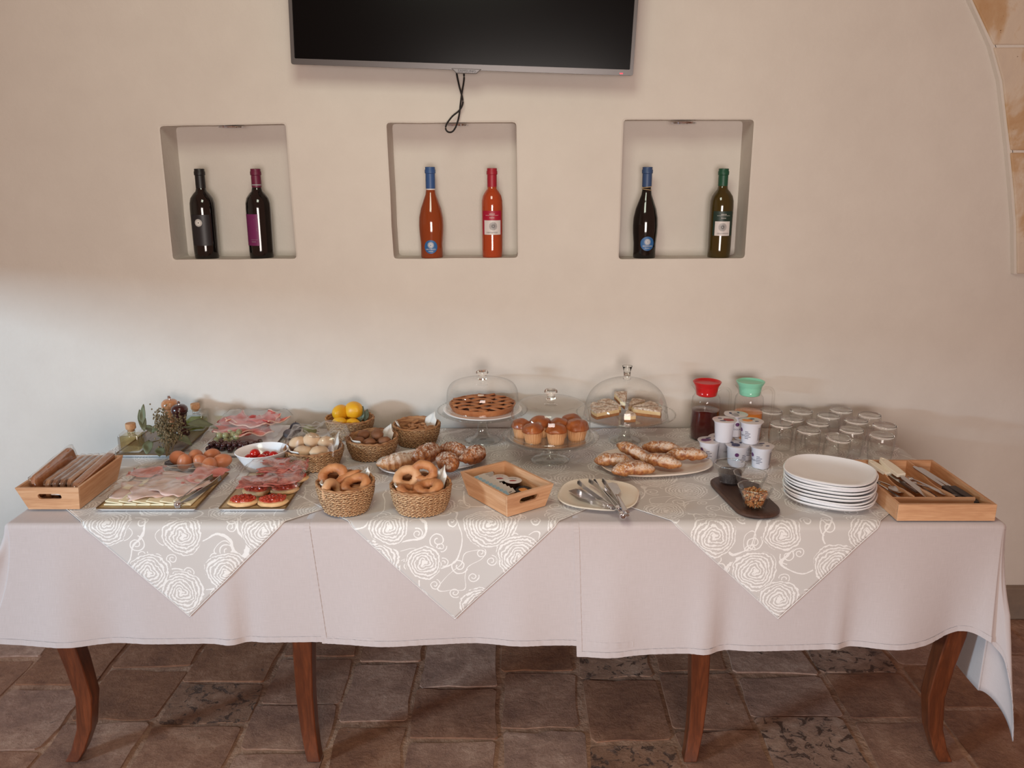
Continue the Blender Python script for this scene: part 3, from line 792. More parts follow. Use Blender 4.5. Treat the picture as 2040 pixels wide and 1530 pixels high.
# ------------------------------------------------------------------ bamboo crates
def crate(name, label, loc, rz, bw, bl, tw, tl, h, th=.007):
    t = thing(name, label, 'crate', loc, rz)
    mb = MB(); box(mb, (0, 0, .006), (bw-.002, bl-.002, .006)); mb.build('base', 'bamboo_in', t, smooth=False)
    for s in (-1, 1):  # end panels with handle slot (at -Y and +Y)
        def P_(u, z, e): k = z/h; return Vector((u, s*((bl+(tl-bl)*k)/2-e), z))
        lp = [(-bw/2, 0), (bw/2, 0), (tw/2, h), (-tw/2, h)]
        slot = rrect(0, h*.60, .062, .017, .0084, 5)
        holed([lp, slot], lambda u, z: P_(u, z, 0), lambda u, z: P_(u, z, th)).build('end_panel', 'bamboo', t, smooth=False)
        mb = MB(); e = .0005
        def Q(y, z, i): k = z/h; return (s*((bw+(tw-bw)*k)/2-i), y*((bl+(tl-bl)*k)/2-th-e), z)
        hexa(mb, [Q(-1, 0, 0), Q(1, 0, 0), Q(1, 0, th), Q(-1, 0, th), Q(-1, h, 0), Q(1, h, 0), Q(1, h, th), Q(-1, h, th)])
        mb.build('side_panel', 'bamboo_y', t, smooth=False)
    return t
cA = T(108, 1018, Z0); breadcrate = crate('bamboo_crate', 'pale bamboo crate holding wrapped bread slices, front left table corner', (cA.x-.006, cA.y+.119, Z0), R_(0), .135, .215, .166, .255, .068)
mb = MB(); box(mb, (.012, -.094, .046), (.044, .001, .022)); st_ = mb.build('sticker', 'label_white', breadcrate, smooth=False)
mb = MB(); 
for k in range(3): box(mb, (.020, -.0948, .040+k*.005), (.016, .0006, .0018))
mb.build('lettering', 'print_black', st_, smooth=False)
M['rusk'] = simple('rusk_bread', (150, 96, 60), .8, var=(200, 148, 104), vscale=90, bump=.9, bscale=160, bdist=.002)
M['rusk_crust'] = simple('brown_bread_crust', (150, 88, 48), .6, var=(182, 118, 72), vscale=60, bump=.8, bscale=110, bdist=.002)
M['rusk_dark'] = simple('wholemeal_bread', (118, 74, 48), .8, var=(166, 118, 84), vscale=110, bump=.9, bscale=180, bdist=.002)
def pack(x, y, z, sx, sy, sz, rot, m, label, seed):
    t = thing('bread_slice', label, 'bread', (breadcrate.location.x+x, breadcrate.location.y+y, Z0+z), rot=rot, group='wrapped bread slices in the bamboo crate')
    mb = MB(); lp = rrect(0, 0, sy, sz, min(sy, sz)*.28, 4); n = len(lp)
    for i, xx in enumerate((-sx/2, -sx/2+.003, sx/2-.003, sx/2)):
        k = .93 if i in (0, 3) else 1
        mb.v += [Vector((xx, a*k+.0015*noise.noise(Vector((a*60, b*60, seed))), b*k+.0015*noise.noise(Vector((b*60, a*50, seed+3))))) for a, b in lp]
    for k in range(3):
        for i in range(n): mb.f.append([k*n+i, k*n+(i+1) % n, (k+1)*n+(i+1) % n, (k+1)*n+i]); mb.mi.append(0)
    mb.f += [list(range(n)), list(range(3*n, 4*n))]; mb.mi += [0, 0]
    mb.build('slice', m, t)
    mb = MB()
    def w(u, v):
        a = v*2*pi; q = 1.07+.05*noise.noise(Vector((cos(a)*2, sin(a)*2, u*5+seed)))+.02*noise.noise(Vector((cos(a)*7, sin(a)*7, u*14+seed)))
        e = 1 if abs(u) < .96 else .25
        r = superell(6, 1, 1)(a)
        return Vector((cos(a)*r*sx/2*q*e, u*sy/2*1.13, sin(a)*r*sz/2*q*(1 if e == 1 else .7)+.002))
    grid(mb, w, frange(-1, 1, 22), frange(0, 1, 26)); mb.build('cellophane', 'cello', t, smooth='all')
    return t
pack(-.052, .012, .062, .016, .20, .062, (R_(6), R_(-10), R_(-2)), 'rusk_crust', 'long brown crust slice leaning highest against the left side of the crate', 1)
for k, (x, m, wd) in enumerate(((-.024, 'rusk', 'palest tan wrapped slice, second from the left in the bamboo crate'), (-.006, 'rusk_dark', 'brown wholemeal wrapped slice, third from the left in the bamboo crate'), (.012, 'rusk_dark', 'brown wholemeal wrapped slice, third from the right in the bamboo crate'), (.030, 'rusk', 'tan wrapped slice beside the rounded loaf in the bamboo crate'))):
    pack(x, .012+.003*k, .046, .0155, .19, .052, (R_(2), R_(3), R_(-1)), m, wd, k+3)
pack(.055, .012, .054, .022, .205, .040, (R_(5), R_(8), 0), 'rusk_crust', 'rounded brown bread stick lying along the right side of the bamboo crate', 9)

c2 = thing  # central crate
ccen = Vector((-.016, .130)); ang = atan2(-.18, .131)
jamcrate = crate('bamboo_crate', 'slanted bamboo crate holding butter portions and chocolate cream tubs', (ccen.x, ccen.y, Z0), ang+pi/2, .124, .185, .152, .222, .066)
MJ = Matrix.Translation((ccen.x, ccen.y, Z0)) @ Matrix.Rotation(ang+pi/2, 4, 'Z')
M['sachet'] = simple('silver_white_foil', (206, 200, 192), .35, .3); M['sachet_blue'] = simple('blue_white_foil', (120, 168, 194), .35, var=(176, 196, 204), vscale=120)
M['choc'] = simple('brown_plastic_tub', (60, 36, 26), .3)
base_s = None
for k in range(9):
    p = MJ @ Vector((-.036, .078-k*.0165, .040))
    lab = ['blue-ended foil butter portion farthest from the crate handle', 'second foil butter portion from the far end of the crate row', 'third foil butter portion from the far end of the crate row', 'fourth foil butter portion from the far end of the crate row', 'foil butter portion in the middle of the crate row', 'fourth foil butter portion from the handle end of the crate row', 'third foil butter portion from the handle end of the crate row', 'second foil butter portion from the handle end of the crate row', 'blue-ended foil butter portion nearest the crate handle'][k]
    if base_s is None:
        base_s = thing('butter_portion', lab, 'butter portion', p, group='foil butter portions in the slanted crate')
        mb = MB(); hexa(mb, [(-.010, -.005, -.026), (.012, -.005, -.026), (.012, .007, -.026), (-.010, .007, -.026), (-.018, -.006, .012), (.018, -.006, .012), (.018, .008, .014), (-.018, .008, .014)])
        mb.build('tub', 'sachet', base_s, smooth=False, bevel=.0015)
        mb = MB(); box(mb, (0, .001, .0145), (.040, .0150, .0012)); lid = mb.build('foil_lid', 'sachet', base_s, smooth=False)
        mb = MB(); box(mb, (-.0125, -.0005, .0155), (.015, .0155, .0012)); mb.build('blue_end', 'sachet_blue', base_s, smooth=False, bevel=.0008)
        mb = MB(); box(mb, (.004, -.002, .0154), (.010, .0012, .0006)); mb.build('print_line', 'print_black', base_s, smooth=False)
        o = base_s
    else: o = copy_tree(base_s, loc=p, label=lab)
    o.rotation_euler = (R_(30), 0, ang+pi/2+R_(8))
def tub(lx, ly, lz, tilt, lid, label, kind):
    p = MJ @ Vector((lx, ly, lz)); t = thing('spread_tub', label, 'spread tub', p, rot=(tilt[0], tilt[1], .1), group='round spread tubs in the slanted crate')
    mb = MB(); lathe(mb, [(0, 0), (.017, 0), (.0185, .002), (.0215, .017), (.0235, .018), (.0235, .019), (0, .019)], 32); mb.build('tub', 'choc', t)
    mb = MB(); lathe(mb, [(.0245, .0186), (.0248, .0196), (.024, .0202), (0, .0202)], 32); l = mb.build('foil_lid', lid, t)
    mb = MB()
    if kind:
        vs, fs = text_pts('crema', .0085); mb.add([(v.x, v.y+.010, .0206) for v in vs], fs); mb.build('lettering', 'print_black', l, smooth=False)
        mb = MB(); blob(mb, (-.001, -.006, .0204), (.010, .005, .0012), 14, 6, .3, 3, seed=2)
        mb.build('picture', 'print_red', l)
    else:
        blob(mb, (-.003, .003, .0204), (.013, .009, .0012), 14, 6, .3, 3, seed=4); mb.build('picture', 'print_orange', l)
tub(.016, .052, .026, (.03, 0), 'label_white', 'rear white-lidded chocolate cream tub in the slanted crate', 1)
tub(.028, .008, .030, (.0, .02), 'label_white', 'nearer white-lidded chocolate cream tub in the middle of the slanted crate', 1)
tub(.030, -.040, .016, (.22, .12), 'cap_black', 'black-lidded spread tub with a golden picture at the crate handle end', 0)
mb = MB()
for (x, y, z, r) in ((-.012, .052, .008, 0), (.026, .055, .003, .2), (-.010, -.040, .006, .1)):
    pass
tub(.020, .050, .0095, (0, 0), 'cap_black', 'dark lower tub under the rear white-lidded tub in the crate', 0)
tub(.028, .004, .0095, (0, 0), 'cap_black', 'dark lower tub under the nearer white-lidded tub in the crate', 0)

# ------------------------------------------------------------------ cutlery tray
def oriented_box(mb, c, s, rz=0, rx=0, ry=0):
    box(mb, (0, 0, 0), s, Matrix.Translation(c) @ Euler((rx, ry, rz)).to_matrix().to_4x4())
fa, fb, fc = T(1788, 1003, .803), T(1990, 1008, .803), T(1706, 914, .803)
tx0, tx1 = .985, 1.236; ty0, ty1 = -.006, .330
tw_, tl_ = tx1-tx0, ty1-ty0; tcx, tcy = (tx0+tx1)/2, (ty0+ty1)/2
ct = thing('cutlery_tray', 'bamboo cutlery tray with compartments at the right table end', 'cutlery tray', (tcx, tcy, Z0), 0)
mb = MB(); box(mb, (0, 0, .004), (tw_-.004, tl_-.004, .008)); mb.build('base', 'bamboo_in', ct, smooth=False)
mb = MB(); box(mb, (0, -tl_/2+.005, .0225), (tw_, .010, .045)); mb.build('front_panel', 'bamboo', ct, smooth=False, bevel=.001)
mb = MB(); box(mb, (0, tl_/2-.005, .0225), (tw_, .010, .045)); mb.build('rear_panel', 'bamboo', ct, smooth=False, bevel=.001)
for s in (-1, 1):
    mb = MB(); box(mb, (s*(tw_/2-.004), 0, .0225), (.008, tl_-.021, .045)); mb.build('side_panel', 'bamboo_y', ct, smooth=False, bevel=.001)
yf = -tl_/2+.058
mb = MB(); box(mb, (-.008, yf, .0245), (tw_-.034, .006, .033)); mb.build('cross_divider', 'bamboo', ct, smooth=False)
for x in (-.058, -.004, .048):
    ys_ = frange(yf+.004, tl_/2-.011, 24); mb = MB(); vs = []
    for y in ys_:
        u = (y-ys_[0])/(ys_[-1]-ys_[0]); z = .0425-.012*sin(pi*min(1, u*1.15))**2+.004*u
        for q in (-.0022, .0022): vs += [(x+q, y, .008), (x+q, y, z)]
    fs = []
    for i in range(len(ys_)-1):
        a = i*4; b = a+4; fs += [(a, b, b+1, a+1), (a+2, a+3, b+3, b+2), (a+1, b+1, b+3, a+3)]
    fs += [(0, 1, 3, 2), (len(vs)-4, len(vs)-2, len(vs)-1, len(vs)-3)]
    mb.add(vs, fs); mb.build('divider', 'bamboo_y', ct, smooth=False)
def TL(x, y, z): return Vector((tcx+x, tcy+y, Z0+z))
def knife(loc, rz, label, hm, L=.21, wide=.022, broad=False, rx=0, hl=.085, hole=True, name='table_knife', cat='knife', grp='knives in the cutlery tray', flip=False):
    """lies along local +Y: handle at +Y end, blade at -Y"""
    t = thing(name, label, cat, loc, rot=(rx, 0, rz), group=grp)
    mb = MB(); n = 10; prof = []
    for k in range(n+1):
        u = k/n; y = L/2-hl+hl*u; w = wide/2*(.62+.38*sin(pi*min(1, .25+u*.75)))*(sqrt(max(.05, 1-((u-.85)/.15)**2)) if u > .85 else 1); prof.append((y, w))
    lp = [(w, y) for y, w in prof]+[(-w, y) for y, w in prof[::-1]]
    if hole:
        ho = [(.0035*cos(2*pi*i/12), L/2-.013+.005*sin(2*pi*i/12)) for i in range(12)]
        m2 = holed([lp, ho], lambda x, y: Vector((x, y, .0055)), lambda x, y: Vector((x, y, -.0055)))
    else: m2 = holed([lp], lambda x, y: Vector((x, y, .006)), lambda x, y: Vector((x, y, -.006)))
    m2.build('handle', hm, t, smooth=False, bevel=.002)
    mb = MB(); y1 = L/2-hl+.004; y0 = -L/2
    bw = .013 if broad else .0085
    lp = [(-.004, y1), (-bw*.9, y1-.02), (-bw, y0+.015), (-bw*.8, y0+.003), (0, y0), (bw*.7, y0+.004), (bw*.8, y0+.02), (.004, y1-.006), (.004, y1)]
    m2 = holed([lp], lambda x, y: Vector((x, y, .0008)), lambda x, y: Vector((x, y, -.0008)))
    m2.build('blade', 'steel', t, smooth=False)
    return t
knife(TL(-.043, .050, .037), R_(17), 'ivory-handled spreading knife lying on the left in the second compartment', 'white_plastic', .20, .024, False, R_(7))
knife(TL(-.020, .020, .042), R_(11), 'ivory-handled broad-bladed knife lying on top in the second compartment', 'white_plastic', .24, .030, True, R_(8), hl=.10)
knife(TL(.082, -.005, .034), R_(12)+pi, 'black-handled table knife along the right side of the cutlery tray', 'dark_plastic', .235, .024, False, R_(-4), hl=.10, hole=False)
knife(TL(.066, .000, .034), R_(12)+pi, 'dark table knife beside the third divider of the cutlery tray', 'dark_plastic', .225, .023, False, R_(-6), hl=.095, hole=False)
def fork(loc, rz, label, rx=0, L=.17, spoon=False, hm='steel', grp='forks and spoons in the cutlery tray', cat='fork', rot=None, handle_end=None):
    t = thing('table_spoon' if spoon else 'table_fork', label, 'spoon' if spoon else cat, loc, rot=rot or (rx, 0, rz), group=grp)
    def zc(y): return .004*sin((y/L+.5)*pi*1.3)+(.006*((y+L*.5)/(L*.28)-.5)**2 if y < -L*.22 else 0)
    mb = MB(); ys = frange(-L/2+.055, L/2, 14)
    vs = []
    for y in ys:
        u = (y-ys[0])/(ys[-1]-ys[0]); w = .0022+.0058*u**1.6 if u < .97 else .005
        vs += [(-w, y, zc(y)-.001), (w, y, zc(y)-.001), (w*.8, y, zc(y)+.0012), (-w*.8, y, zc(y)+.0012)]
    fs = [(0, 1, 2, 3), tuple(len(vs)-4+i for i in (3, 2, 1, 0))]
    for i in range(len(ys)-1):
        for k in range(4): fs.append((i*4+k, i*4+(k+1) % 4, i*4+4+(k+1) % 4, i*4+4+k))
    mb.add(vs, fs); mb.build('handle', hm, t)
    mb = MB()
    if spoon: 
        grid(mb, lambda u, v: Vector((u*.018*sqrt(max(0, 1-v*v)), -L/2+.028+v*.028, .001-.007*(1-v*v)*(1-u*u)+.002)), frange(-1, 1, 8), frange(-1, 1, 12)); mb.build('bowl', 'steel', t, smooth='all', solid=.001)
    else:
        grid(mb, lambda u, v: Vector((u*.011*min(1, .35+v*1.2), -L/2+.056-v*.022, zc(-L/2+.056-v*.022))), frange(-1, 1, 6), frange(0, 1, 5))
        h_ = mb.build('head', 'steel', t, smooth='all', solid=.0014)
        for k in range(4):
            x = -.0092+k*.0061; mb = MB(); tube(mb, [(x, -L/2+.036, zc(-L/2+.036)), (x*1.02, -L/2+.018, zc(-L/2+.018)), (x, -L/2, zc(-L/2)+.002)], [.0013, .0012, .0006], 6); mb.build('tine', 'steel', h_)
    return t
fork(TL(.020, .012, .030), R_(20)+pi, 'fork lying topmost in the third compartment of the cutlery tray', R_(3))
fork(TL(.018, .000, .021), R_(8)+pi, 'fork lying lowest in the third compartment of the cutlery tray', R_(1))
fork(TL(.028, -.010, .026), R_(28), 'fork with its curved handle crossing the others in the third compartment', R_(-2), .16)
fork(TL(-.090, -.010, .024), R_(10)+pi, 'spoon lying at the far left compartment of the cutlery tray', R_(2), .17, spoon=True)
fork(TL(-.080, .012, .028), R_(16), 'teaspoon with its bowl towards the viewer, far left compartment', R_(-2), .15, spoon=True)
fork(TL(.02, -.139, .016), R_(92), 'spoon lying crosswise in the front compartment of the cutlery tray', 0, .16, spoon=True)
fork(TL(-.05, -.135, .016), R_(80), 'fork lying crosswise in the front compartment of the cutlery tray', 0, .12)

# ------------------------------------------------------------------ plates
def plate_prof(R, h=.018, foot=.55, th=.0032):
    return [(0, .003), (R*foot*.9, .003), (R*foot, 0), (R*foot+.004, 0), (R*foot+.006, .003), (R*.80, .0055), (R*.93, h*.6), (R, h), (R+.001, h+th*.6), (R-.002, h+th), (R*.90, h*.6+th), (R*.76, .0055+th), (R*.6, .003+th), (0, .003+th)]
def plate(label, mat, loc, R, rz=0, p=2.0, asp=1.0, h=.018, group=None, name='plate', rot=None):
    mb = MB(); lathe(mb, plate_prof(R, h), 64, 1, asp, shape=superell(p, 1, 1))
    o = mb.build(name, mat, None, loc=loc, rot=rot or (0, 0, rz)); return tag(o, label, 'plate', group)
sx_, sy_ = .862, .142
N_PL = 9; first = None
ords = ['uppermost plate, its broad face showing', 'second plate from the top', 'third plate from the top', 'fourth plate from the top', 'middle plate, fifth from the top', 'fourth plate from the bottom', 'third plate from the bottom', 'second plate from the bottom', 'lowest plate, resting on the damask']
zz = Z0
zs = []
for k in range(N_PL):
    zs.append(zz); zz += .0082 if k != 2 else .0105
for k in range(N_PL):
    lab = 'white squarish %s in the stack' % ords[N_PL-1-k] if k < N_PL-1 else 'white squarish plate on top of the stack, its broad face showing'
    rr = R_(-24+random.uniform(-7, 7)); pos = (sx_+random.uniform(-.003, .003)+(.006 if k < 2 else 0), sy_+random.uniform(-.003, .003), zs[k])
    if first is None:
        first = plate(lab, 'white_ceramic', pos, .1165, rr, 2.6, .96, .016, 'white plates in the stack')
    else:
        o = first.copy(); COL.objects.link(o); o.location = pos; o['label'] = lab; o.rotation_euler = (0, 0, rr)
plate('ivory squarish plate carrying cake servers and tongs at the table front', 'ivory_ceramic', (.237, .148, Z0), .108, R_(-14), 2.8, 1.0, .010)
serving = plate('oblong cream plate under the six sugared almond pastries', 'cream_ceramic', (.432, .405, Z0), .172, R_(10), 2.6, .74, .014)
cro_plate = plate('oblong white plate under the sugared croissants', 'white_ceramic', (-.246, .420, Z0), .165, R_(22), 2.6, .64, .012)

# cake servers and tongs on the ivory plate
def server(loc, rot, label, L=.23, bl=.085, bw=.024, twist=0):
    t = thing('cake_server', label, 'cake server', loc, rot=rot, group='metal cake servers on the ivory plate')
    lp = [(-.006, -L/2+bl), (-bw*.95, -L/2+bl*.72), (-bw, -L/2+.012), (-bw*.55, -L/2), (bw*.75, -L/2+.006), (bw, -L/2+bl*.6), (.006, -L/2+bl)]
    holed([lp], lambda x, y: Vector((x, y, .0008)), lambda x, y: Vector((x, y, -.0008))).build('blade', 'steel', t, smooth=False)
    mb = MB(); tube(mb, [(0, -L/2+bl-.003, 0), (0, -L/2+bl+.02, .008), (0, -L/2+bl+.04, .009), (0, L/2-.02, .006), (0, L/2, .004)], [.003, .003, .005, .0075, .0055], 10, .5); h_ = mb.build('handle', 'steel', t)
    mb = MB()
    for y in (L/2-.020, L/2-.014, L/2-.008): tube(mb, [(-.0075, y, .009), (0, y+.002, .0105), (.0075, y, .009)], .0011, 6)
    mb.build('ornament', 'chrome', h_)
    return t
def aim(p0, p1, z0, z1, roll=0):
    """place local -Y end at p0, +Y end at p1"""
    a = T(*p0, z0); b = T(*p1, z1); d = b-a
    return (a+b)/2, (asin_(d.z/d.length), roll, atan2(d.y, d.x)-pi/2), d.length
def asin_(x): return math.asin(max(-1, min(1, x)))
l, r, n = aim((1140, 975), (1222, 1017), Z0+.016, Z0+.022, -.06); server(l, r, 'metal cake server with wide blade lying leftmost on the ivory plate', n, n*.55, .022)
l, r, n = aim((1213, 962), (1250, 1030), Z0+.018, Z0+.024, .05); server(l, r, 'metal cake server with its blade at the rear rim, handle over the table edge', n, n*.38, .021)
def tongs(p0, p1, z0, z1, label, spread=.020, scal=True, grp='metal serving tongs'):
    a = T(*p0, z0); b = T(*p1, z1); d = b-a; L = d.length
    t = thing('serving_tongs', label, 'tongs', b, rot=(asin_(-d.z/L), 0, atan2(d.y, d.x)+pi/2), group=grp)
    # pivot at origin, arms run along -Y... arms towards the tips
    for s in (-1, 1):
        mb = MB(); ys = frange(0, 1, 12); vs = []
        for u in ys:
            x = s*(.006+spread*sin(u*pi*.5)*(1 if u < .85 else 1-(u-.85)*1.6)); w = .006+.003*sin(pi*u) if u < .8 else .010
            vs += [(x-.0008*s, u*L, -w*.7), (x-.0008*s, u*L, w*.7), (x+.0012*s, u*L, w*.7), (x+.0012*s, u*L, -w*.7)]
        fs = [(0, 1, 2, 3), tuple(len(vs)-4+i for i in (3, 2, 1, 0))]
        for i in range(len(ys)-1):
            for k in range(4): fs.append((i*4+k, i*4+(k+1) % 4, i*4+4+(k+1) % 4, i*4+4+k))
        mb.add(vs, fs); arm = mb.build('arm', 'steel', t)
        mb = MB(); 
        for k in range(5):
            mb.add([(s*(.006+spread*.9)+dx, L*(.90+k*.022), -.006+dz) for dx in (-.004, .002) for dz in (0, .010)], [(0, 1, 3, 2)])
        mb.build('grip_teeth', 'steel', arm, smooth=False)
    mb = MB(); lathe(mb, [(0, -.007), (.008, -.007), (.0095, -.005), (.0095, .005), (.008, .007), (0, .007)], 20)
    mb.build('hinge', 'chrome', t); return t
tongs((1163, 958), (1232, 1014), Z0+.030, Z0+.020, 'metal pastry tongs lying across the ivory plate', .013)
tongs((1193, 956), (1241, 1026), Z0+.030, Z0+.022, 'slim metal ice tongs with tips raised at the ivory plate rear', .007)

# ------------------------------------------------------------------ woven seagrass baskets
g = NG('woven_seagrass'); uvn = g.node('ShaderNodeUVMap').outputs[0]   # u around, v counted in coils
sx = g.node('ShaderNodeSeparateXYZ'); g.t.links.new(uvn, sx.inputs[0])
wob = g.math('MULTIPLY', g.math('SINE', g.math('MULTIPLY', sx.outputs[0], 2*pi*31)), .16)
mpn = g.node('ShaderNodeMapping'); mpn.inputs['Scale'].default_value = (40, 1.3, 1); g.t.links.new(uvn, mpn.inputs[0]); nn1 = g.noise(mpn.outputs[0], 1, 3, .6)
row = g.math('ADD', sx.outputs[1], g.math('ADD', wob, g.math('MULTIPLY', g.math('SUBTRACT', nn1, .5), .5)))
cre = g.math('ABSOLUTE', g.math('SINE', g.math('MULTIPLY', row, pi)))  # crease shade between the coils, put into the colour
tws = g.math('MULTIPLY_ADD', g.math('SINE', g.math('MULTIPLY', g.math('ADD', g.math('MULTIPLY', sx.outputs[0], 46), g.math('MULTIPLY', sx.outputs[1], .9)), 2*pi)), .5, .5)
mps = g.node('ShaderNodeMapping'); mps.inputs['Scale'].default_value = (90, 5, 1); g.t.links.new(uvn, mps.inputs[0]); nn2 = g.noise(mps.outputs[0], 1, 3, .7)
f = g.math('ADD', g.math('MULTIPLY', g.math('POWER', cre, .6), .50), g.math('ADD', g.math('MULTIPLY', tws, .14), g.math('MULTIPLY', nn2, .42)))
g.set(Base_Color=g.ramp(f, [(.30, srgb(78, 44, 24)), (.55, srgb(158, 108, 68)), (.80, srgb(218, 180, 136))]), Roughness=.6)
g.bump(f, 1.0, .003); M['seagrass'] = g.m
g = NG('seagrass_inner'); f = g.noise(g.coord('Object', (1, 1, 8)), 40, 4)
g.set(Base_Color=g.ramp(f, [(.35, srgb(128, 82, 50)), (.65, srgb(190, 142, 98))]), Roughness=.7); g.bump(f, .6, .002); M['seagrass_in'] = g.m
def basket(label, loc, Rt, Rb, h, rz=0, asp=.92, seed=0, rows=12, dip=0):
    t = thing('seagrass_basket', label, 'basket', loc, rz, 'woven seagrass baskets')
    nr = rows*6; prof = []
    for i in range(nr+1):
        u = i/nr; r = Rb+(Rt-Rb)*u+.0045*sin(pi*u*.9); prof.append((r, u*h))
    NT = 150
    def disp(a, r, z, i):
        row = i/6; k = int(row); ph = row-k
        tw = sin(a*36+k*2.3+seed)  # twisted strand
        e = .0027*abs(sin(pi*row+.75*tw))+.0012*sin(a*60+k*1.9+z*900)+.0015*noise.noise(Vector((cos(a)*3, sin(a)*3, z*30+seed)))
        zz = z + (.0012*sin(a*36+k*2.3) + .004*noise.noise(Vector((cos(a)*1.5, sin(a)*1.5, seed)))*z/h + dip*sin(a)*z/h)
        return r+e, zz
    mb = MB(); lathe(mb, prof, NT, 1, asp, disp=disp); mx = max(v for q in mb.uv.values() for _, v in q); mb.uv = {k_: [(u, v/mx*rows) for u, v in q] for k_, q in mb.uv.items()}; mb.build('woven_wall', 'seagrass', t, smooth='all')
    mb = MB(); lathe(mb, [(Rt-.004, h), (Rt-.006, h-.004), ((Rt+Rb)/2-.004, h*.5), (Rb-.003, .006), (0, .005), (0, .001), (Rb-.002, .001)], 48, 1, asp, disp=lambda a, r, z, i: (r, z+(.004*noise.noise(Vector((cos(a)*1.5, sin(a)*1.5, seed)))+dip*sin(a))*z/h)); mb.build('lining', 'seagrass_in', t)
    mb = MB(); pts = []
    for k in range(120):
        a = 2*pi*k/120; pts.append(((Rt+.0005)*cos(a), (Rt+.0005)*sin(a)*asp, h+.004*noise.noise(Vector((cos(a)*1.5, sin(a)*1.5, seed)))+dip*sin(a)))
    tube(mb, pts, .0036, 8, closed=True, disp=lambda i, a, r: r*(1+.28*sin(i*1.05+a*1.0))); mb.build('rim_braid', 'seagrass_in', t, smooth='all')
    return t
def napkin(bt, a0, a1, Rt, h, peak, label, asp=.92, peak_a=None, inward=.02, low=.3):
    """pointed paper napkin standing inside the rim between angles a0..a1"""
    L_ = bt.matrix_basis
    mb = MB()
    def fn(u, v):
        a = a0+(a1-a0)*u; q = peak*(1-abs(u-(peak_a if peak_a is not None else .5))/max(peak_a if peak_a is not None else .5, 1-(peak_a if peak_a is not None else .5)))
        zt = h+.004+max(q, .001); z = h*low+(zt-h*low)*v
        r = Rt-.010-(1-v)*inward+.003*sin(u*9+v*3)+max(0, z-h)*.12
        return Vector((r*cos(a), r*sin(a)*asp, z))
    grid(mb, fn, frange(0, 1, 14), frange(0, 1, 8))
    o = mb.build('paper_napkin', 'paper', None, smooth='all', solid=.0008, loc=bt.location, rot=bt.rotation_euler)
    return tag(o, label, 'napkin', 'white paper napkins in the baskets')
def locT(px, py, z=Z0): p = T(px, py, z); return Vector((p.x, p.y, z))
BB = basket('front seagrass basket with ring breads beside the crostini tray', (-.438, .072, Z0), .0735, .055, .078, 0, .95, 1, dip=.003)
BC = basket('front seagrass basket with ring breads beside the slanted crate', (-.240, .074, Z0), .0780, .062, .070, .3, .93, 2, dip=.003)
BA = basket('seagrass basket of pale wrapped rolls beside the tomato bowl', (-.600, .405, Z0), .0850, .070, .058, .2, .92, 3, dip=.002)
BD = basket('seagrass basket of dark rolls in the middle of the bread group', (-.437, .490, Z0), .0780, .062, .062, .4, .90, 4, dip=.003)
BE = basket('rear seagrass basket of small biscuits beside the lattice tart stand', (-.312, .615, Z0), .0745, .058, .066, .1, .90, 5, dip=.002)
BF = basket('rear seagrass basket holding yellow lemons against the wall', (-.545, .690, Z0), .0780, .060, .064, .1, .90, 6, dip=.002)
napkin(BB, R_(20), R_(62), .0735, .078, .026, 'white napkin point at the right rim of the ring bread basket beside the crostini', peak_a=.3)
napkin(BB, R_(170), R_(235), .0735, .078, .001, 'white napkin strip at the left rim of the ring bread basket beside the crostini', peak_a=.1)
napkin(BC, R_(-2), R_(45), .0780, .070, .036, 'tall cream napkin point in the ring bread basket beside the slanted crate', peak_a=.4)
napkin(BC, R_(155), R_(215), .0780, .070, .006, 'white napkin at the left rim of the ring bread basket beside the slanted crate', peak_a=.5)
napkin(BA, R_(-2), R_(38), .0850, .058, .040, 'tall white napkin point in the pale roll basket', peak_a=.45)
napkin(BA, R_(175), R_(235), .0850, .058, .001, 'white napkin strip at the left rim of the pale roll basket', peak_a=.1)
napkin(BD, R_(0), R_(45), .0780, .062, .024, 'white napkin point in the dark roll basket', peak_a=.5)
napkin(BD, R_(165), R_(225), .0780, .062, .001, 'white napkin strip at the left rim of the dark roll basket', peak_a=.2)
napkin(BE, R_(5), R_(62), .0745, .066, .028, 'wide white napkin point in the biscuit basket', peak_a=.45)
napkin(BE, R_(165), R_(205), .0745, .066, .010, 'narrow white napkin point at the left of the biscuit basket', peak_a=.5)

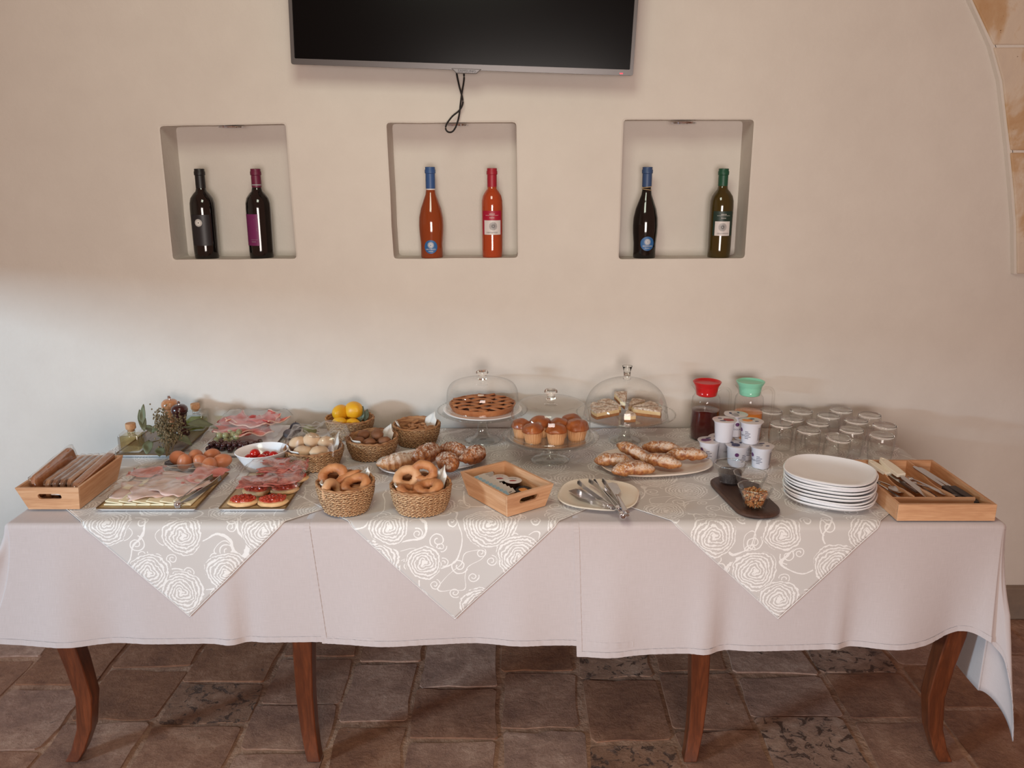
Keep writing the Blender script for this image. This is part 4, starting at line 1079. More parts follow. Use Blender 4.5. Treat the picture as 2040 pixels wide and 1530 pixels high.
M['tarallo'] = simple('baked_ring_bread', (158, 94, 52), .55, var=(196, 136, 88), vscale=34, bump=.4, bscale=70)
M['tarallo_pale'] = simple('pale_baked_dough', (196, 142, 98), .6, var=(216, 172, 132), vscale=20, bump=.3, bscale=70)
M['brownroll'] = simple('dark_brown_roll', (112, 70, 44), .65, var=(142, 94, 62), vscale=24, bump=.4, bscale=70)
M['paleroll'] = simple('pale_soft_roll', (208, 176, 142), .7, var=(222, 194, 162), vscale=18, bump=.3, bscale=60)
M['biscuit'] = simple('light_brown_biscuit', (168, 116, 76), .7, var=(192, 142, 100), vscale=30, bump=.5, bscale=90)
def ring_bread(B, lx, ly, lz, R1, r1, rot, label, m='tarallo', grp='ring breads in the baskets', arc=2*pi, seed=0):
    mb = MB(); n = 26; pts = []; rr = []
    full = arc > 6.2
    for k in range(n if full else n+1):
        a = arc*k/n+.4*seed; q = 1+.06*noise.noise(Vector((cos(a)*2, sin(a)*2, seed*3.1)))
        pts.append((R1*q*1.08*cos(a), R1*.88*q*sin(a), .003*sin(2*a+seed))); e = 1 if full else min(1, sin(pi*k/n)*3+.35)
        rr.append(r1*e*(1+.22*noise.noise(Vector((cos(a)*3, sin(a)*3, seed*7.7)))))
    tube(mb, pts, rr, 12, closed=full, disp=lambda i, a, r: r*(1+.05*sin(a*3+i)))
    L = B.matrix_basis @ Vector((lx, ly, lz)) if True else None
    o = mb.build('ring_bread', m, None, smooth='all', loc=(B.location.x+lx, B.location.y+ly, B.location.z+lz), rot=rot)
    return tag(o, label, 'bread', grp)
def roll(B, lx, ly, lz, rx, ry, rz_, rot, label, m, name='bread_roll', cat='bread', grp='rolls in the baskets', seed=0, amp=.12):
    mb = MB(); blob(mb, (0, 0, 0), (rx, ry, rz_), 18, 10, amp, 1.8, seed=seed)
    o = mb.build(name, m, None, smooth='all', loc=(B.location.x+lx, B.location.y+ly, B.location.z+lz), rot=rot)
    return tag(o, label, cat, grp)
ring_bread(BB, -.036, .020, .084, .026, .0125, (R_(62), R_(-14), R_(10)), 'large ring bread standing up at the left of the basket beside the crostini', seed=1)
ring_bread(BB, .030, -.014, .074, .026, .0125, (R_(28), R_(-18), R_(30)), 'ring bread lying at the right front of the basket beside the crostini', seed=2)
ring_bread(BB, -.030, -.026, .062, .024, .012, (R_(70), R_(20), R_(60)), 'ring bread half hidden at the left front of the basket beside the crostini', 'tarallo_pale', seed=3)
roll(BB, .002, .014, .084, .038, .0115, .012, (0, R_(-22), R_(18)), 'smooth bread stick lying across the ring bread basket beside the crostini', 'tarallo', seed=3)
ring_bread(BB, .020, .030, .056, .026, .012, (R_(10), 0, 0), 'ring bread lying deep at the back of the basket beside the crostini', seed=5)
ring_bread(BB, .0, -.01, .036, .030, .0125, (0, 0, 0), 'ring bread lying at the bottom of the basket beside the crostini', seed=6)
ring_bread(BC, .006, .026, .092, .024, .0120, (R_(66), R_(12), R_(-14)), 'ring bread standing at the back of the basket beside the slanted crate', seed=4)
ring_bread(BC, -.038, .018, .080, .024, .0125, (R_(54), R_(-10), R_(24)), 'floured ring bread at the back left of the basket beside the slanted crate', 'tarallo_pale', seed=7)
ring_bread(BC, .022, -.022, .066, .024, .0145, (R_(14), R_(-10), R_(10)), 'thick ring bread at the right front of the basket beside the slanted crate', seed=8)
ring_bread(BC, -.026, -.028, .060, .024, .013, (R_(8), R_(10), R_(50)), 'ring bread low at the left front of the basket beside the slanted crate', seed=9)
ring_bread(BC, .0, .0, .034, .034, .013, (0, 0, 0), 'ring bread lying at the bottom of the basket beside the slanted crate', seed=10)
rnd = random.Random(11)
posA = [(-.052, .014, .066, .026, .018, .022, 'pale flat roll standing at the left of the pale roll basket'), (-.010, .024, .072, .028, .020, .024, 'largest pale roll standing at the back of its basket'), (.032, .022, .066, .024, .018, .020, 'pale roll beside the tall napkin point'), (-.030, -.028, .050, .030, .024, .018, 'pale roll at the left front of the pale roll basket'), (.024, -.030, .052, .032, .024, .018, 'pale roll at the right front of the pale roll basket'), (0, 0, .034, .040, .034, .016, 'pale roll at the bottom of its basket')]
for k, (x, y, z, a, b, c, l) in enumerate(posA): roll(BA, x, y, z, a, b, c, (R_(20), R_(rnd.uniform(-20, 20)), rnd.uniform(0, 1)), l, 'paleroll', seed=k)
posD = [(.016, .004, .068, .026, .019, .017, 'large dark roll on top of the dark roll basket'), (-.030, .018, .062, .022, .018, .015, 'dark roll at the back left of the dark roll basket'), (-.038, -.020, .054, .020, .018, .014, 'dark roll at the left front of the dark roll basket'), (-.004, -.032, .054, .022, .017, .014, 'small dark roll at the front rim of the dark roll basket'), (.040, -.018, .054, .021, .018, .015, 'dark roll at the right front of the dark roll basket'), (0, 0, .036, .042, .036, .018, 'dark roll at the bottom of the dark roll basket')]
for k, (x, y, z, a, b, c, l) in enumerate(posD): roll(BD, x, y, z, a, b, c, (R_(rnd.uniform(-15, 15)), R_(rnd.uniform(-15, 15)), rnd.uniform(0, 3)), l, 'brownroll', seed=k+20)
proto = None
for k in range(26):
    lay = 0 if k < 12 else 1; a = rnd.uniform(0, 2*pi); q = sqrt(rnd.random())*.050
    p = BE.location + Vector((q*cos(a), q*sin(a)*.9, .042+.010*lay+(.006 if k > 20 else 0)))
    if proto is None:
        mb = MB(); tube(mb, [(-.016, 0, 0), (-.008, .002, .001), (0, .003, .001), (.008, .002, 0), (.016, 0, 0)], [.004, .0065, .007, .0065, .004], 8, .7); proto = mb.build('finger_biscuit', 'biscuit', None, smooth='all')
        tag(proto, 'small finger biscuit among the heap in the rear biscuit basket', 'biscuit', 'finger biscuits in the rear basket'); o = proto
    else: o = proto.copy(); COL.objects.link(o)
    o.location = p; o.rotation_euler = (rnd.uniform(-.3, .3), rnd.uniform(-.3, .3), rnd.uniform(0, 3.1))
mb = MB(); lathe(mb, [(0, .030), (.052, .032), (.056, .036), (0, .040)], 24, 1, .9); tag(mb.build('biscuit_bed', 'biscuit', None, loc=BE.location), 'bed of small biscuits filling the rear biscuit basket', 'biscuits', kind='stuff')
# lemons
M['lemon'] = simple('lemon_peel', (222, 160, 20), .42, var=(232, 176, 36), vscale=10, bump=.35, bscale=130, sss=.1)
M['leaf'] = simple('waxy_green_leaf', (74, 88, 74), .45, var=(94, 106, 84), vscale=14, bump=.15)
M['bay'] = simple('dry_bay_leaf', (88, 94, 70), .55, var=(116, 120, 92), vscale=16, bump=.2)
def lemon(lx, ly, lz, r, rot, label, nip=True):
    t = thing('lemon', label, 'lemon', (BF.location.x+lx, BF.location.y+ly, BF.location.z+lz), rot=rot, group='lemons in the rear basket')
    mb = MB(); blob(mb, (0, 0, 0), (r, r, r), 28, 18, .03, 1.5, fn=lambda p, d: Vector((p.x, p.y, p.z*(1.28)+.10*r*math.copysign(1, d.z)*max(0, abs(d.z)-.86)/.14)), seed=r*100)
    mb.build('peel', 'lemon', t, smooth='all')
    mb = MB(); lathe(mb, [(0, -r*1.36), (.003, -r*1.36), (.004, -r*1.30), (0, -r*1.28)], 10); mb.build('stem_scar', 'leaf', t); return t
lemon(-.032, .010, .078, .0275, (R_(80), 0, R_(-12)), 'upper left yellow lemon, its stem scar facing the viewer')
lemon(.012, .014, .084, .0315, (R_(70), R_(40), R_(20)), 'largest yellow lemon, topmost in the rear basket')
lemon(-.030, -.030, .052, .0225, (R_(20), R_(70), 0), 'small lemon low at the left front of the lemon basket')
lemon(.014, -.032, .048, .0225, (R_(60), R_(70), R_(50)), 'small lemon low at the front of the lemon basket')
lemon(.0, .02, .036, .028, (0, R_(80), 0), 'lemon at the bottom of the rear basket')
def leaf_mesh(L, w, curl=.2, fold_=.25, n=10):
    mb = MB()
    def fn(u, v):
        t = (v+1)/2; ww = w*sin(pi*min(1, t*.97+.015))**.8*(1-.25*t)
        return Vector((u*ww, t*L, -curl*L*t*t + fold_*abs(u)*ww + .002*sin(t*9+u*2)))
    grid(mb, fn, frange(-1, 1, 6), frange(-1, 1, n)); return mb
lf = thing('lemon_leaf', 'grey-green leaf standing at the right rim of the lemon basket', 'leaf', BF.location+Vector((.034, -.012, .050)), rot=(R_(78), R_(8), R_(-8)))
leaf_mesh(.055, .015).build('blade', 'leaf', lf, smooth='all', solid=.0006)
lf2 = copy_tree(lf, label='smaller grey-green leaf behind the right rim of the lemon basket', loc=BF.location+Vector((.048, -.004, .050)), rot=(R_(76), R_(20), R_(12))); lf2.scale = (.8, .8, .75)
# plum and pear behind the pale roll basket
pl = thing('plum', 'dusky blue plum beside a green pear under the loose film', 'plum', locT(590, 864)+Vector((0, 0, .0)))
M['plum'] = simple('dusky_plum_skin', (52, 52, 66), .5, var=(84, 86, 102), vscale=8)
M['pear'] = simple('green_pear_skin', (128, 134, 84), .5, var=(150, 150, 104), vscale=8)
mb = MB(); blob(mb, (0, 0, .020), (.020, .020, .0198), 20, 12, .03, 1); mb.build('fruit', 'plum', pl, smooth='all'); mb = MB(); tube(mb, [(0, 0, .038), (.001, 0, .044)], .001, 6); mb.build('stalk', 'leg_wood', pl)
pr = thing('pear', 'small green pear lying beside the blue plum', 'pear', locT(615, 866))
mb = MB(); lathe(mb, [(0, -.018), (.010, -.0165), (.0165, -.008), (.0175, 0), (.015, .010), (.0095, .020), (.006, .027), (0, .029)], 24); mb.xf(Matrix.Translation((0, 0, .0172)) @ Matrix.Rotation(R_(100), 4, 'Y')); mb.build('fruit', 'pear', pr, smooth='all'); mb = MB(); tube(mb, [(.027, 0, .012), (.036, 0, .012)], .001, 6); mb.build('stalk', 'leg_wood', pr)
bl = thing('plum', 'larger grey-blue plum lying low in front of the dusky plum', 'plum', locT(577, 874)); mb = MB(); blob(mb, (0, 0, .0165), (.021, .018, .0165), 20, 12, .04, 1, seed=3); mb.build('fruit', simple('bloomed_plum_skin', (104, 104, 116), .55, var=(124, 122, 130), vscale=9), bl, smooth='all')
mb = MB(); tube(mb, [(0, 0, .032), (.001, 0, .037)], .001, 6); mb.build('stalk', 'leg_wood', bl)

# ------------------------------------------------------------------ croissants and pastries
def sugar_mat(name, c1, c2, amt, sc=170):
    g = NG(name); v = g.coord('Object'); f = g.noise(v, 55, 5, .65, .4); c = g.ramp(f, [(.38, srgb(*c1)), (.66, srgb(*c2))])
    ge = g.node('ShaderNodeTexCoord'); s = g.node('ShaderNodeSeparateXYZ'); g.t.links.new(ge.outputs['Normal'], s.inputs[0])
    n = g.math('ADD', g.noise(v, sc, 6, .75), g.math('MULTIPLY', g.noise(v, 16, 2), .5))
    m = g.math('MULTIPLY', g.math('MULTIPLY_ADD', n, 9, -6.6+amt, clamp=True), g.math('MULTIPLY_ADD', s.outputs[2], 1.5, -.1, clamp=True))
    g.set(Base_Color=g.mix(g.math('MULTIPLY', m, .8), c, srgb(228, 214, 200)), Roughness=.55)
    g.bump(g.math('ADD', g.noise(v, 70, 5, .65), g.math('MULTIPLY', f, .8)), .7, .003); return g.m
M['croissant'] = sugar_mat('sugared_croissant', (122, 58, 24), (190, 118, 62), .35)
M['croissant_white'] = sugar_mat('heavily_sugared_croissant', (150, 92, 50), (198, 140, 86), 1.0)
M['pastry'] = sugar_mat('almond_sugared_pastry', (136, 72, 34), (208, 150, 92), .35, 150)
def croissant(px, py, z, L, r, bend, rz, label, m='croissant', tilt=0, ridges=9, seed=0):
    p = T(px, py, z)
    mb = MB(); n = 44; pts = []; rr = []
    for k in range(n+1):
        u = k/n*2-1; a = u*bend
        R0 = L/(2*max(.2, bend)); pts.append((R0*sin(a), R0*(1-cos(a)), .004*(1-u*u)))
        ph = (abs(u)*ridges*.5) % 1; e = (1-abs(u)**2.3)*.86+.14
        rr.append(r*e*(1.0+.24*(1-ph)**1.5-.08))
    tube(mb, pts, rr, 18, .86, disp=lambda i, a, q: q*(1+.07*noise.noise(Vector((i*.22, cos(a)*1.5, sin(a)*1.5+seed)))))
    o = mb.build('croissant', m, None, smooth='all', loc=p, rot=(tilt, 0, rz)); return tag(o, label, 'croissant', 'croissants on the oblong white plate')
zc = Z0+.034
croissant(792, 922, zc, .125, .026, .55, R_(28), 'most heavily sugared croissant at the left end of the plate', 'croissant_white', seed=1)
croissant(852, 905, zc+.008, .135, .029, .8, R_(58), 'large croissant with white sugar on its left flank, second from the left', 'croissant', R_(4), seed=2)
croissant(822, 916, zc-.006, .095, .021, .5, R_(75), 'small heavily sugared croissant wedged behind the first ring bread basket napkin', 'croissant_white', seed=3)
croissant(905, 898, zc+.004, .110, .025, .7, R_(150), 'croissant at the rear of the plate beside the tart stand', 'croissant', seed=4)
croissant(893, 922, zc+.008, .115, .028, .7, R_(115), 'rounded sugared croissant in the middle front of the plate', 'croissant', R_(-8), seed=5)
croissant(945, 908, zc+.006, .120, .027, .8, R_(62), 'rightmost sugared croissant, curled at the plate end', 'croissant', R_(6), seed=6)
def danish(px, py, z, L, w, h, rz, label, tilt=0, roll=0, seed=0):
    p = T(px, py, z); mb = MB(); n = 30; pts = []; rr = []
    for k in range(n+1):
        u = k/n*2-1; pts.append((u*L/2, .006*sin(u*2+seed), .003*cos(u*3))); e = (1-abs(u)**2.6)**.7*.8+.16
        rr.append(w/2*e*(1+.09*abs(sin(u*7+seed))))
    tube(mb, pts, rr, 20, h/w, disp=lambda i, a, q: q*(1+.11*noise.noise(Vector((i*.3, cos(a)*2, sin(a)*2+seed*5)))+.06*sin(a*2+i*.5)))
    o = mb.build('almond_pastry', m_pastry, None, smooth='all', loc=p, rot=(tilt, roll, rz)); return tag(o, label, 'pastry', 'almond pastries on the oblong cream plate')
m_pastry = 'pastry'
zp = Z0+.032
danish(1222, 918, zp, .115, .056, .036, R_(-18), 'leftmost almond pastry on the oblong cream plate', seed=1)
danish(1262, 935, zp+.002, .128, .058, .038, R_(12), 'nearest almond pastry at the front rim of the cream plate', seed=2)
danish(1262, 900, zp+.012, .125, .046, .036, R_(-38), 'almond pastry leaning up at the back left of the cream plate', R_(0), R_(12), seed=3)
danish(1318, 918, zp+.002, .122, .054, .036, R_(-24), 'almond pastry in the middle of the cream plate', seed=4)
danish(1318, 891, zp+.006, .120, .048, .036, R_(-14), 'rearmost almond pastry on the cream plate', seed=5)
danish(1368, 905, zp+.002, .125, .054, .036, R_(-10), 'rightmost almond pastry on the cream plate', seed=6)

# ------------------------------------------------------------------ glass cake stands and domes
def stand(loc, R, h, label, stem=.012, foot=.055, bead=60, thick=.004, scallop=.0):
    t = thing('cake_stand', label, 'cake stand', loc, 0, 'glass cake stands')
    prof = [(0, h-.006), (stem*2.2, h-.007), (R*.80, h-.004), (R*.95, h+.002), (R, h+.006), (R+.002, h+.008), (R, h+.010), (R*.95, h+.006), (R*.80, h), (0, h)]
    mb = MB(); lathe(mb, prof, 90, shape=(lambda a: 1+scallop*cos(a*24)) if scallop else None); mb.build('plate', 'glass', t, smooth='all')
    mb = MB()
    for k in range(bead):
        a = 2*pi*k/bead; blob(mb, ((R+.001)*cos(a), (R+.001)*sin(a), h+.008), (.0032, .0032, .0026), 6, 4, 0)
    mb.build('beaded_rim', 'glass_thick', t, smooth='all')
    mb = MB(); lathe(mb, [(foot*.2, .003), (foot*.9, .0015), (foot, 0), (foot, .003), (foot*.8, .008), (foot*.5, .014), (stem*1.1, .030), (stem, h*.55), (stem*1.3, h-.02), (stem*2.2, h-.007)], 40, shape=lambda a: 1+.03*cos(a*16)); mb.build('foot', 'glass_thick', t, smooth='all')
    return t
def dome(loc, R, h, label, kind):
    t = thing('glass_dome', label, 'glass dome', loc, 0, 'glass cake domes')
    if kind == 'flat': prof = [(R, 0), (R+.002, .002), (R, .006), (R*.995, h*.35), (R*.975, h*.6), (R*.90, h*.80), (R*.76, h*.91), (R*.55, h*.965), (R*.25, h*.99), (.012, h)]
    else: prof = [(R, 0), (R+.002, .002), (R, .006), (R*.985, h*.22), (R*.93, h*.45), (R*.82, h*.66), (R*.64, h*.83), (R*.42, h*.94), (R*.2, h*.99), (.012, h)]
    pp = [Vector((a, 0, b)) for a, b in prof]; sm = catmull(pp, 4)
    mb = MB(); lathe(mb, [(v.x, v.z) for v in sm], 72); mb.build('cover', 'glass', t, smooth='all')
    mb = MB(); tube(mb, [((R+.0005)*cos(2*pi*k/72), (R+.0005)*sin(2*pi*k/72), .002) for k in range(72)], .0017, 6, closed=True); mb.build('rim', 'glass_thick', t, smooth='all')
    mb = MB()
    if kind == 'flat': lathe(mb, [(0, h-.001), (.0145, h-.001), (.0150, h+.004), (.0115, h+.010), (.0155, h+.017), (.0205, h+.021), (.0200, h+.027), (.016, h+.030), (0, h+.0295)], 32)
    else: lathe(mb, [(0, h-.001), (.013, h-.001), (.0105, h+.006), (.0115, h+.025), (.016, h+.040), (.0165, h+.0415), (.0145, h+.040), (.010, h+.024), (.008, h+.010), (0, h+.008)], 28)
    mb.build('knob', 'glass_solid', t, smooth='all'); return t
S1 = Vector((-.097, .645, Z0)); S2 = Vector((.118, .452, Z0)); S3 = Vector((.374, .640, Z0))
stand(S1, .146, .098, 'glass cake stand with the lattice tart, left of the three stands', .016, .058)
mb = MB(); lathe(mb, plate_prof(.128, .008), 48); gp = mb.build('plate', 'white_ceramic', None, loc=S1+Vector((0, 0, .0985))); tag(gp, 'white plate under the lattice tart on the left cake stand', 'plate')
stand(S2, .147, .070, 'frontmost glass cake stand with beaded rim, carrying the muffins', .020, .060, 72, scallop=.012)
mb = MB(); lathe(mb, plate_prof(.132, .008), 48); gp = mb.build('plate', thin_glass('frosted_glass_plate', (.80, .80, .78), .25, .5, .25), None, loc=S2+Vector((0, 0, .0705))); tag(gp, 'frosted glass plate under the muffins on the front cake stand', 'plate')
stand(S3, .160, .088, 'glass cake stand with the sliced sugared cake, right of the three stands', .014, .052, 64)
dome(S1+Vector((0, 0, .1135)), .118, .094, 'flat-topped glass dome over the lattice tart', 'flat')
dome(S2+Vector((0, 0, .084)), .122, .112, 'flat-topped glass dome over the muffins', 'flat')
dome(S3+Vector((0, 0, .0905)), .136, .122, 'rounded glass dome with a cup-shaped knob over the sliced cake', 'round')
# lattice tart
M['tart'] = simple('baked_shortcrust', (158, 92, 52), .6, var=(190, 124, 76), vscale=26, bump=.5, bscale=90, bdist=.002)
M['jam'] = simple('dark_berry_jam', (78, 30, 18), .2, var=(110, 44, 24), vscale=40, coat=.5)
tt = thing('lattice_tart', 'round jam tart with pastry lattice under the left glass dome', 'tart', S1+Vector((0, 0, .1075)))
mb = MB(); lathe(mb, [(0, 0), (.098, 0), (.108, .018), (.109, .021), (.104, .022), (.101, .015), (0, .013)], 96, shape=lambda a: 1+.008*cos(a*36)); mb.build('crust', 'tart', tt)
mb = MB(); lathe(mb, [(.102, .0155), (.07, .0175), (0, .018)], 40); mb.build('filling', 'jam', tt)
for ang_, nn in ((R_(24), 5), (R_(-36), 5)):
    for k in range(nn):
        d = (k-(nn-1)/2)*.036; hl = sqrt(.103**2-d*d); mb = MB()
        pts = [(x, d+.001*sin(x*60+k), .0205+(.0022 if ang_ > 0 else 0)+.0015*cos(x*87)) for x in frange(-hl, hl, 14)]
        tube(mb, pts, .0072, 8, .42); mb.build('lattice_strip', 'tart', tt, smooth='all', rot=(0, 0, ang_))
# muffins
M['muffin'] = simple('glossy_muffin_top', (136, 66, 26), .38, var=(176, 98, 44), vscale=30, bump=.9, bscale=34, bdist=.004, coat=.2)
M['muffin_cup'] = simple('pale_brown_paper_case', (190, 134, 88), .7, var=(206, 154, 108), vscale=30)
m0 = None
for k, (x, y, l, s) in enumerate(((.014, -.066, 'muffin in the middle of the front pair under the dome', 1), (-.054, -.058, 'muffin at the left front under the dome, shiny top', 1), (-.088, -.002, 'leftmost muffin, behind the shiny front left one', .95), (-.032, .008, 'second muffin from the left in the back row under the dome', 1.05), (.026, -.004, 'muffin behind the middle front one under the dome', 1.0), (.078, -.026, 'rightmost muffin under the dome, its top tipped to the viewer', 1.08), (.068, .038, 'muffin hidden behind the rightmost one under the dome', 1))):
    p = S2+Vector((x, y, .0762))
    if m0 is None:
        m0 = thing('muffin', l, 'muffin', p, group='muffins under the front dome')
        mb = MB(); lathe(mb, [(0, 0), (.0205, 0), (.0265, .030), (.0262, .031), (0, .028)], 72, shape=lambda a: 1+.022*cos(a*24)); mb.build('paper_case', 'muffin_cup', m0)
        mb = MB(); blob(mb, (0, 0, .033), (.0305, .0305, .0185), 28, 14, .14, 1.7, seed=5, fn=lambda p_, d: Vector((p_.x, p_.y, p_.z if p_.z > 0 else p_.z*.35))); mb.build('baked_top', 'muffin', m0, smooth='all'); o = m0
    else: o = copy_tree(m0, loc=p, label=l)
    o.rotation_euler = (R_(-3 if k != 5 else 8), 0, k*1.3); o.scale = (s*1.1, s*1.1, s*1.15)
# sliced cake
M['cake_base'] = simple('brown_sponge', (150, 98, 58), .8, var=(178, 126, 82), vscale=60, bump=.6, bscale=140, bdist=.002)
M['cake_cream'] = simple('pale_ricotta_filling', (214, 186, 138), .7, var=(226, 202, 160), vscale=60)
M['cake_top'] = simple('sugar_dusted_crumble', (150, 104, 66), .8, var=(240, 230, 216), vscale=130, bump=.7, bscale=110, bdist=.003)
def slice_(a_mid, da, r0, R, label, lift=0, tilt=0):
    p = S3+Vector((cos(a_mid)*r0, sin(a_mid)*r0, .0885+lift))
    t = thing('cake_slice', label, 'cake slice', p, rot=(0, tilt, a_mid), group='cake slices under the round dome')
    def wedge(z0, z1, e, top=False, wob=0):
        mb = MB(); n = 8; lp = [(e*.5, 0)]+[((R-e)*cos(a), (R-e)*sin(a)) for a in frange(-da/2, da/2, n)]
        if not top: return prism(mb, lp, z0, z1)
        rows = 7; vs = []; fs = []
        for i in range(rows+1):
            for k in range(n+1):
                a = -da/2+da*k/n; r = max(.004, (R-e)*i/rows)
                vs.append((r*cos(a), r*sin(a), z1+.0025*noise.noise(Vector((r*90, a*8, a_mid*3)))))
        for i in range(rows):
            for k in range(n): fs.append((i*(n+1)+k, (i+1)*(n+1)+k, (i+1)*(n+1)+k+1, i*(n+1)+k+1))
        base = len(vs); bd = [i*(n+1) for i in range(rows+1)]+[rows*(n+1)+k for k in range(1, n+1)]+[i*(n+1)+n for i in range(rows-1, -1, -1)]
        vs += [(vs[b][0], vs[b][1], z0) for b in bd]; 
        for q in range(len(bd)-1): fs.append((bd[q], bd[q+1], base+q+1, base+q))
        return mb.add(vs, fs)
    wedge(0, .010, 0).build('base_layer', 'cake_base', t, smooth=False, bevel=.001)
    wedge(.010, .021, .001).build('filling', 'cake_cream', t, smooth=False)
    wedge(.021, .027, -.001, True).build('crumble_top', 'cake_top', t, smooth=False)
sl = [(195, 38, 'left front'), (160, 34, 'leftmost'), (125, 34, 'back left'), (92, 30, 'rearmost, standing slightly higher'), (60, 32, 'back right'), (27, 32, 'right rear'), (-8, 36, 'rightmost front')]
for k, (a, d, l) in enumerate(sl): slice_(R_(a), R_(d-3), .022, .094, 'sugared cake slice, %s of the cake under the round dome' % l, .010 if k == 3 else 0, R_(-8) if k == 3 else 0)
slice_(R_(-88), R_(40), .030, .055, 'short cake slice pointing back at the front centre of the round dome')

# ------------------------------------------------------------------ juice jugs
def jug(x, y, label, lidm, liq, fill, liqm):
    t = thing('juice_jug', label, 'jug', (x, y, Z0), 0, 'glass juice jugs')
    R = .0475
    pr = [(0, .003), (.040, .002), (.046, 0), (.0485, .006), (R, .02), (R*.985, .10), (R*.97, .130), (R*.93, .142), (.036, .154), (.0345, .165), (.0375, .178), (.0385, .180)]
    def spout(a, r, z, i):
        if z > .160: 
            d = (a-pi) ; e = math.exp(-(d/.38)**2)*(z-.160)/.02; return r+.013*e, z+.002*e
        return r, z
    mb = MB(); lathe(mb, pr, 60, disp=spout, shape=lambda a: 1+.012*abs(cos(a*4))); mb.build('body', 'glass', t, smooth='all')
    mb = MB(); sp_ = lambda a: 1+.012*abs(cos(a*4)); k = R-.0025
    lathe(mb, [(0, .004), (.043, .0045), (k, .012), (k, fill-.001), (k-.002, fill), (0, fill)], 60, shape=sp_); mb.build(liq, liqm, t)
    mb = MB(); pts = [(.036, 0, .164), (.050, 0, .172), (.066, 0, .171), (.076, 0, .162), (.079, 0, .148), (.079, 0, .10), (.077, 0, .070), (.070, 0, .056), (.058, 0, .052), (.046, 0, .056)]
    tube(mb, catmull([Vector(p) for p in pts], 5), .0048, 10, 1.3, up=Vector((0, 1, 0))); mb.build('handle', 'glass', t, smooth='all')
    mb = MB(); lathe(mb, [(0, .148), (.030, .148), (.033, .150), (.0375, .176), (.0385, .180), (.0455, .192), (.0462, .195), (.0435, .196), (.038, .190), (0, .188)], 48); l = mb.build('lid', lidm, t)
    return t
jA = T(1404, 868, Z0); jB = T(1490, 868, Z0)
jug(.643, .668, 'glass jug with a red lid, half full of dark red juice', 'lid_red', 'juice', .100, 'juice_red')
jug(.787, .672, 'glass jug with a mint green lid and orange juice', 'lid_mint', 'juice', .092, 'juice_orange')

# ------------------------------------------------------------------ upturned glasses
GL = [(1537, 815), (1597, 815), (1676, 813), (1733, 823), (1579, 830), (1651, 824), (1630, 838), (1706, 834), (1557, 841), (1763, 844), (1611, 853), (1697, 852), (1666, 868), (1757, 863)]
GLL = ['leftmost upturned glass of the rear row, beside the mint-lidded jug', 'second upturned glass from the left in the rear row', 'third upturned glass from the left in the rear row', 'rightmost upturned glass of the rear row', 'upturned glass just right of the mint-lidded jug handle, second row', 'upturned glass in the middle of the second row', 'upturned glass in the centre of the whole group', 'upturned glass right of the group centre', 'leftmost upturned glass of the front part, above the yogurts', 'upturned glass behind the rightmost front one', 'second upturned glass from the left at the front', 'upturned glass just behind the tilted front glass', 'front centre upturned glass with the widest visible base, slightly tilted', 'rightmost front upturned glass at the table corner']
g0 = None
for k, ((px, py), l) in enumerate(zip(GL, GLL)):
    p = T(px, py, .836); p.z = Z0
    if g0 is None:
        g0 = thing('drinking_glass', l, 'glass', p, group='upturned drinking glasses')
        mb = MB(); lathe(mb, [(.0335, 0), (.0340, .001), (.0355, .012), (.0380, .035), (.0388, .055), (.0380, .068), (.0362, .0770)], 44); mb.build('outer_wall', 'glass', g0, smooth='all')
        mb = MB(); lathe(mb, [(0, .070), (.024, .071), (.0335, .066), (.0362, .054), (.0358, .034), (.0338, .012), (.0330, .001)], 40); mb.build('inner_wall', 'glass', g0, smooth='all')
        mb = MB(); lathe(mb, [(0, .0725), (.026, .0730), (.0360, .0770), (.0365, .0815), (.0345, .0845), (.0310, .0850), (.027, .0828), (0, .0820)], 40); mb.build('thick_base', 'glass_solid', g0, smooth='all')
        o = g0
    else: o = copy_tree(g0, loc=p, label=l)
    if k == 12: o.rotation_euler = (R_(5), R_(3), 0); o.location.z += .0025
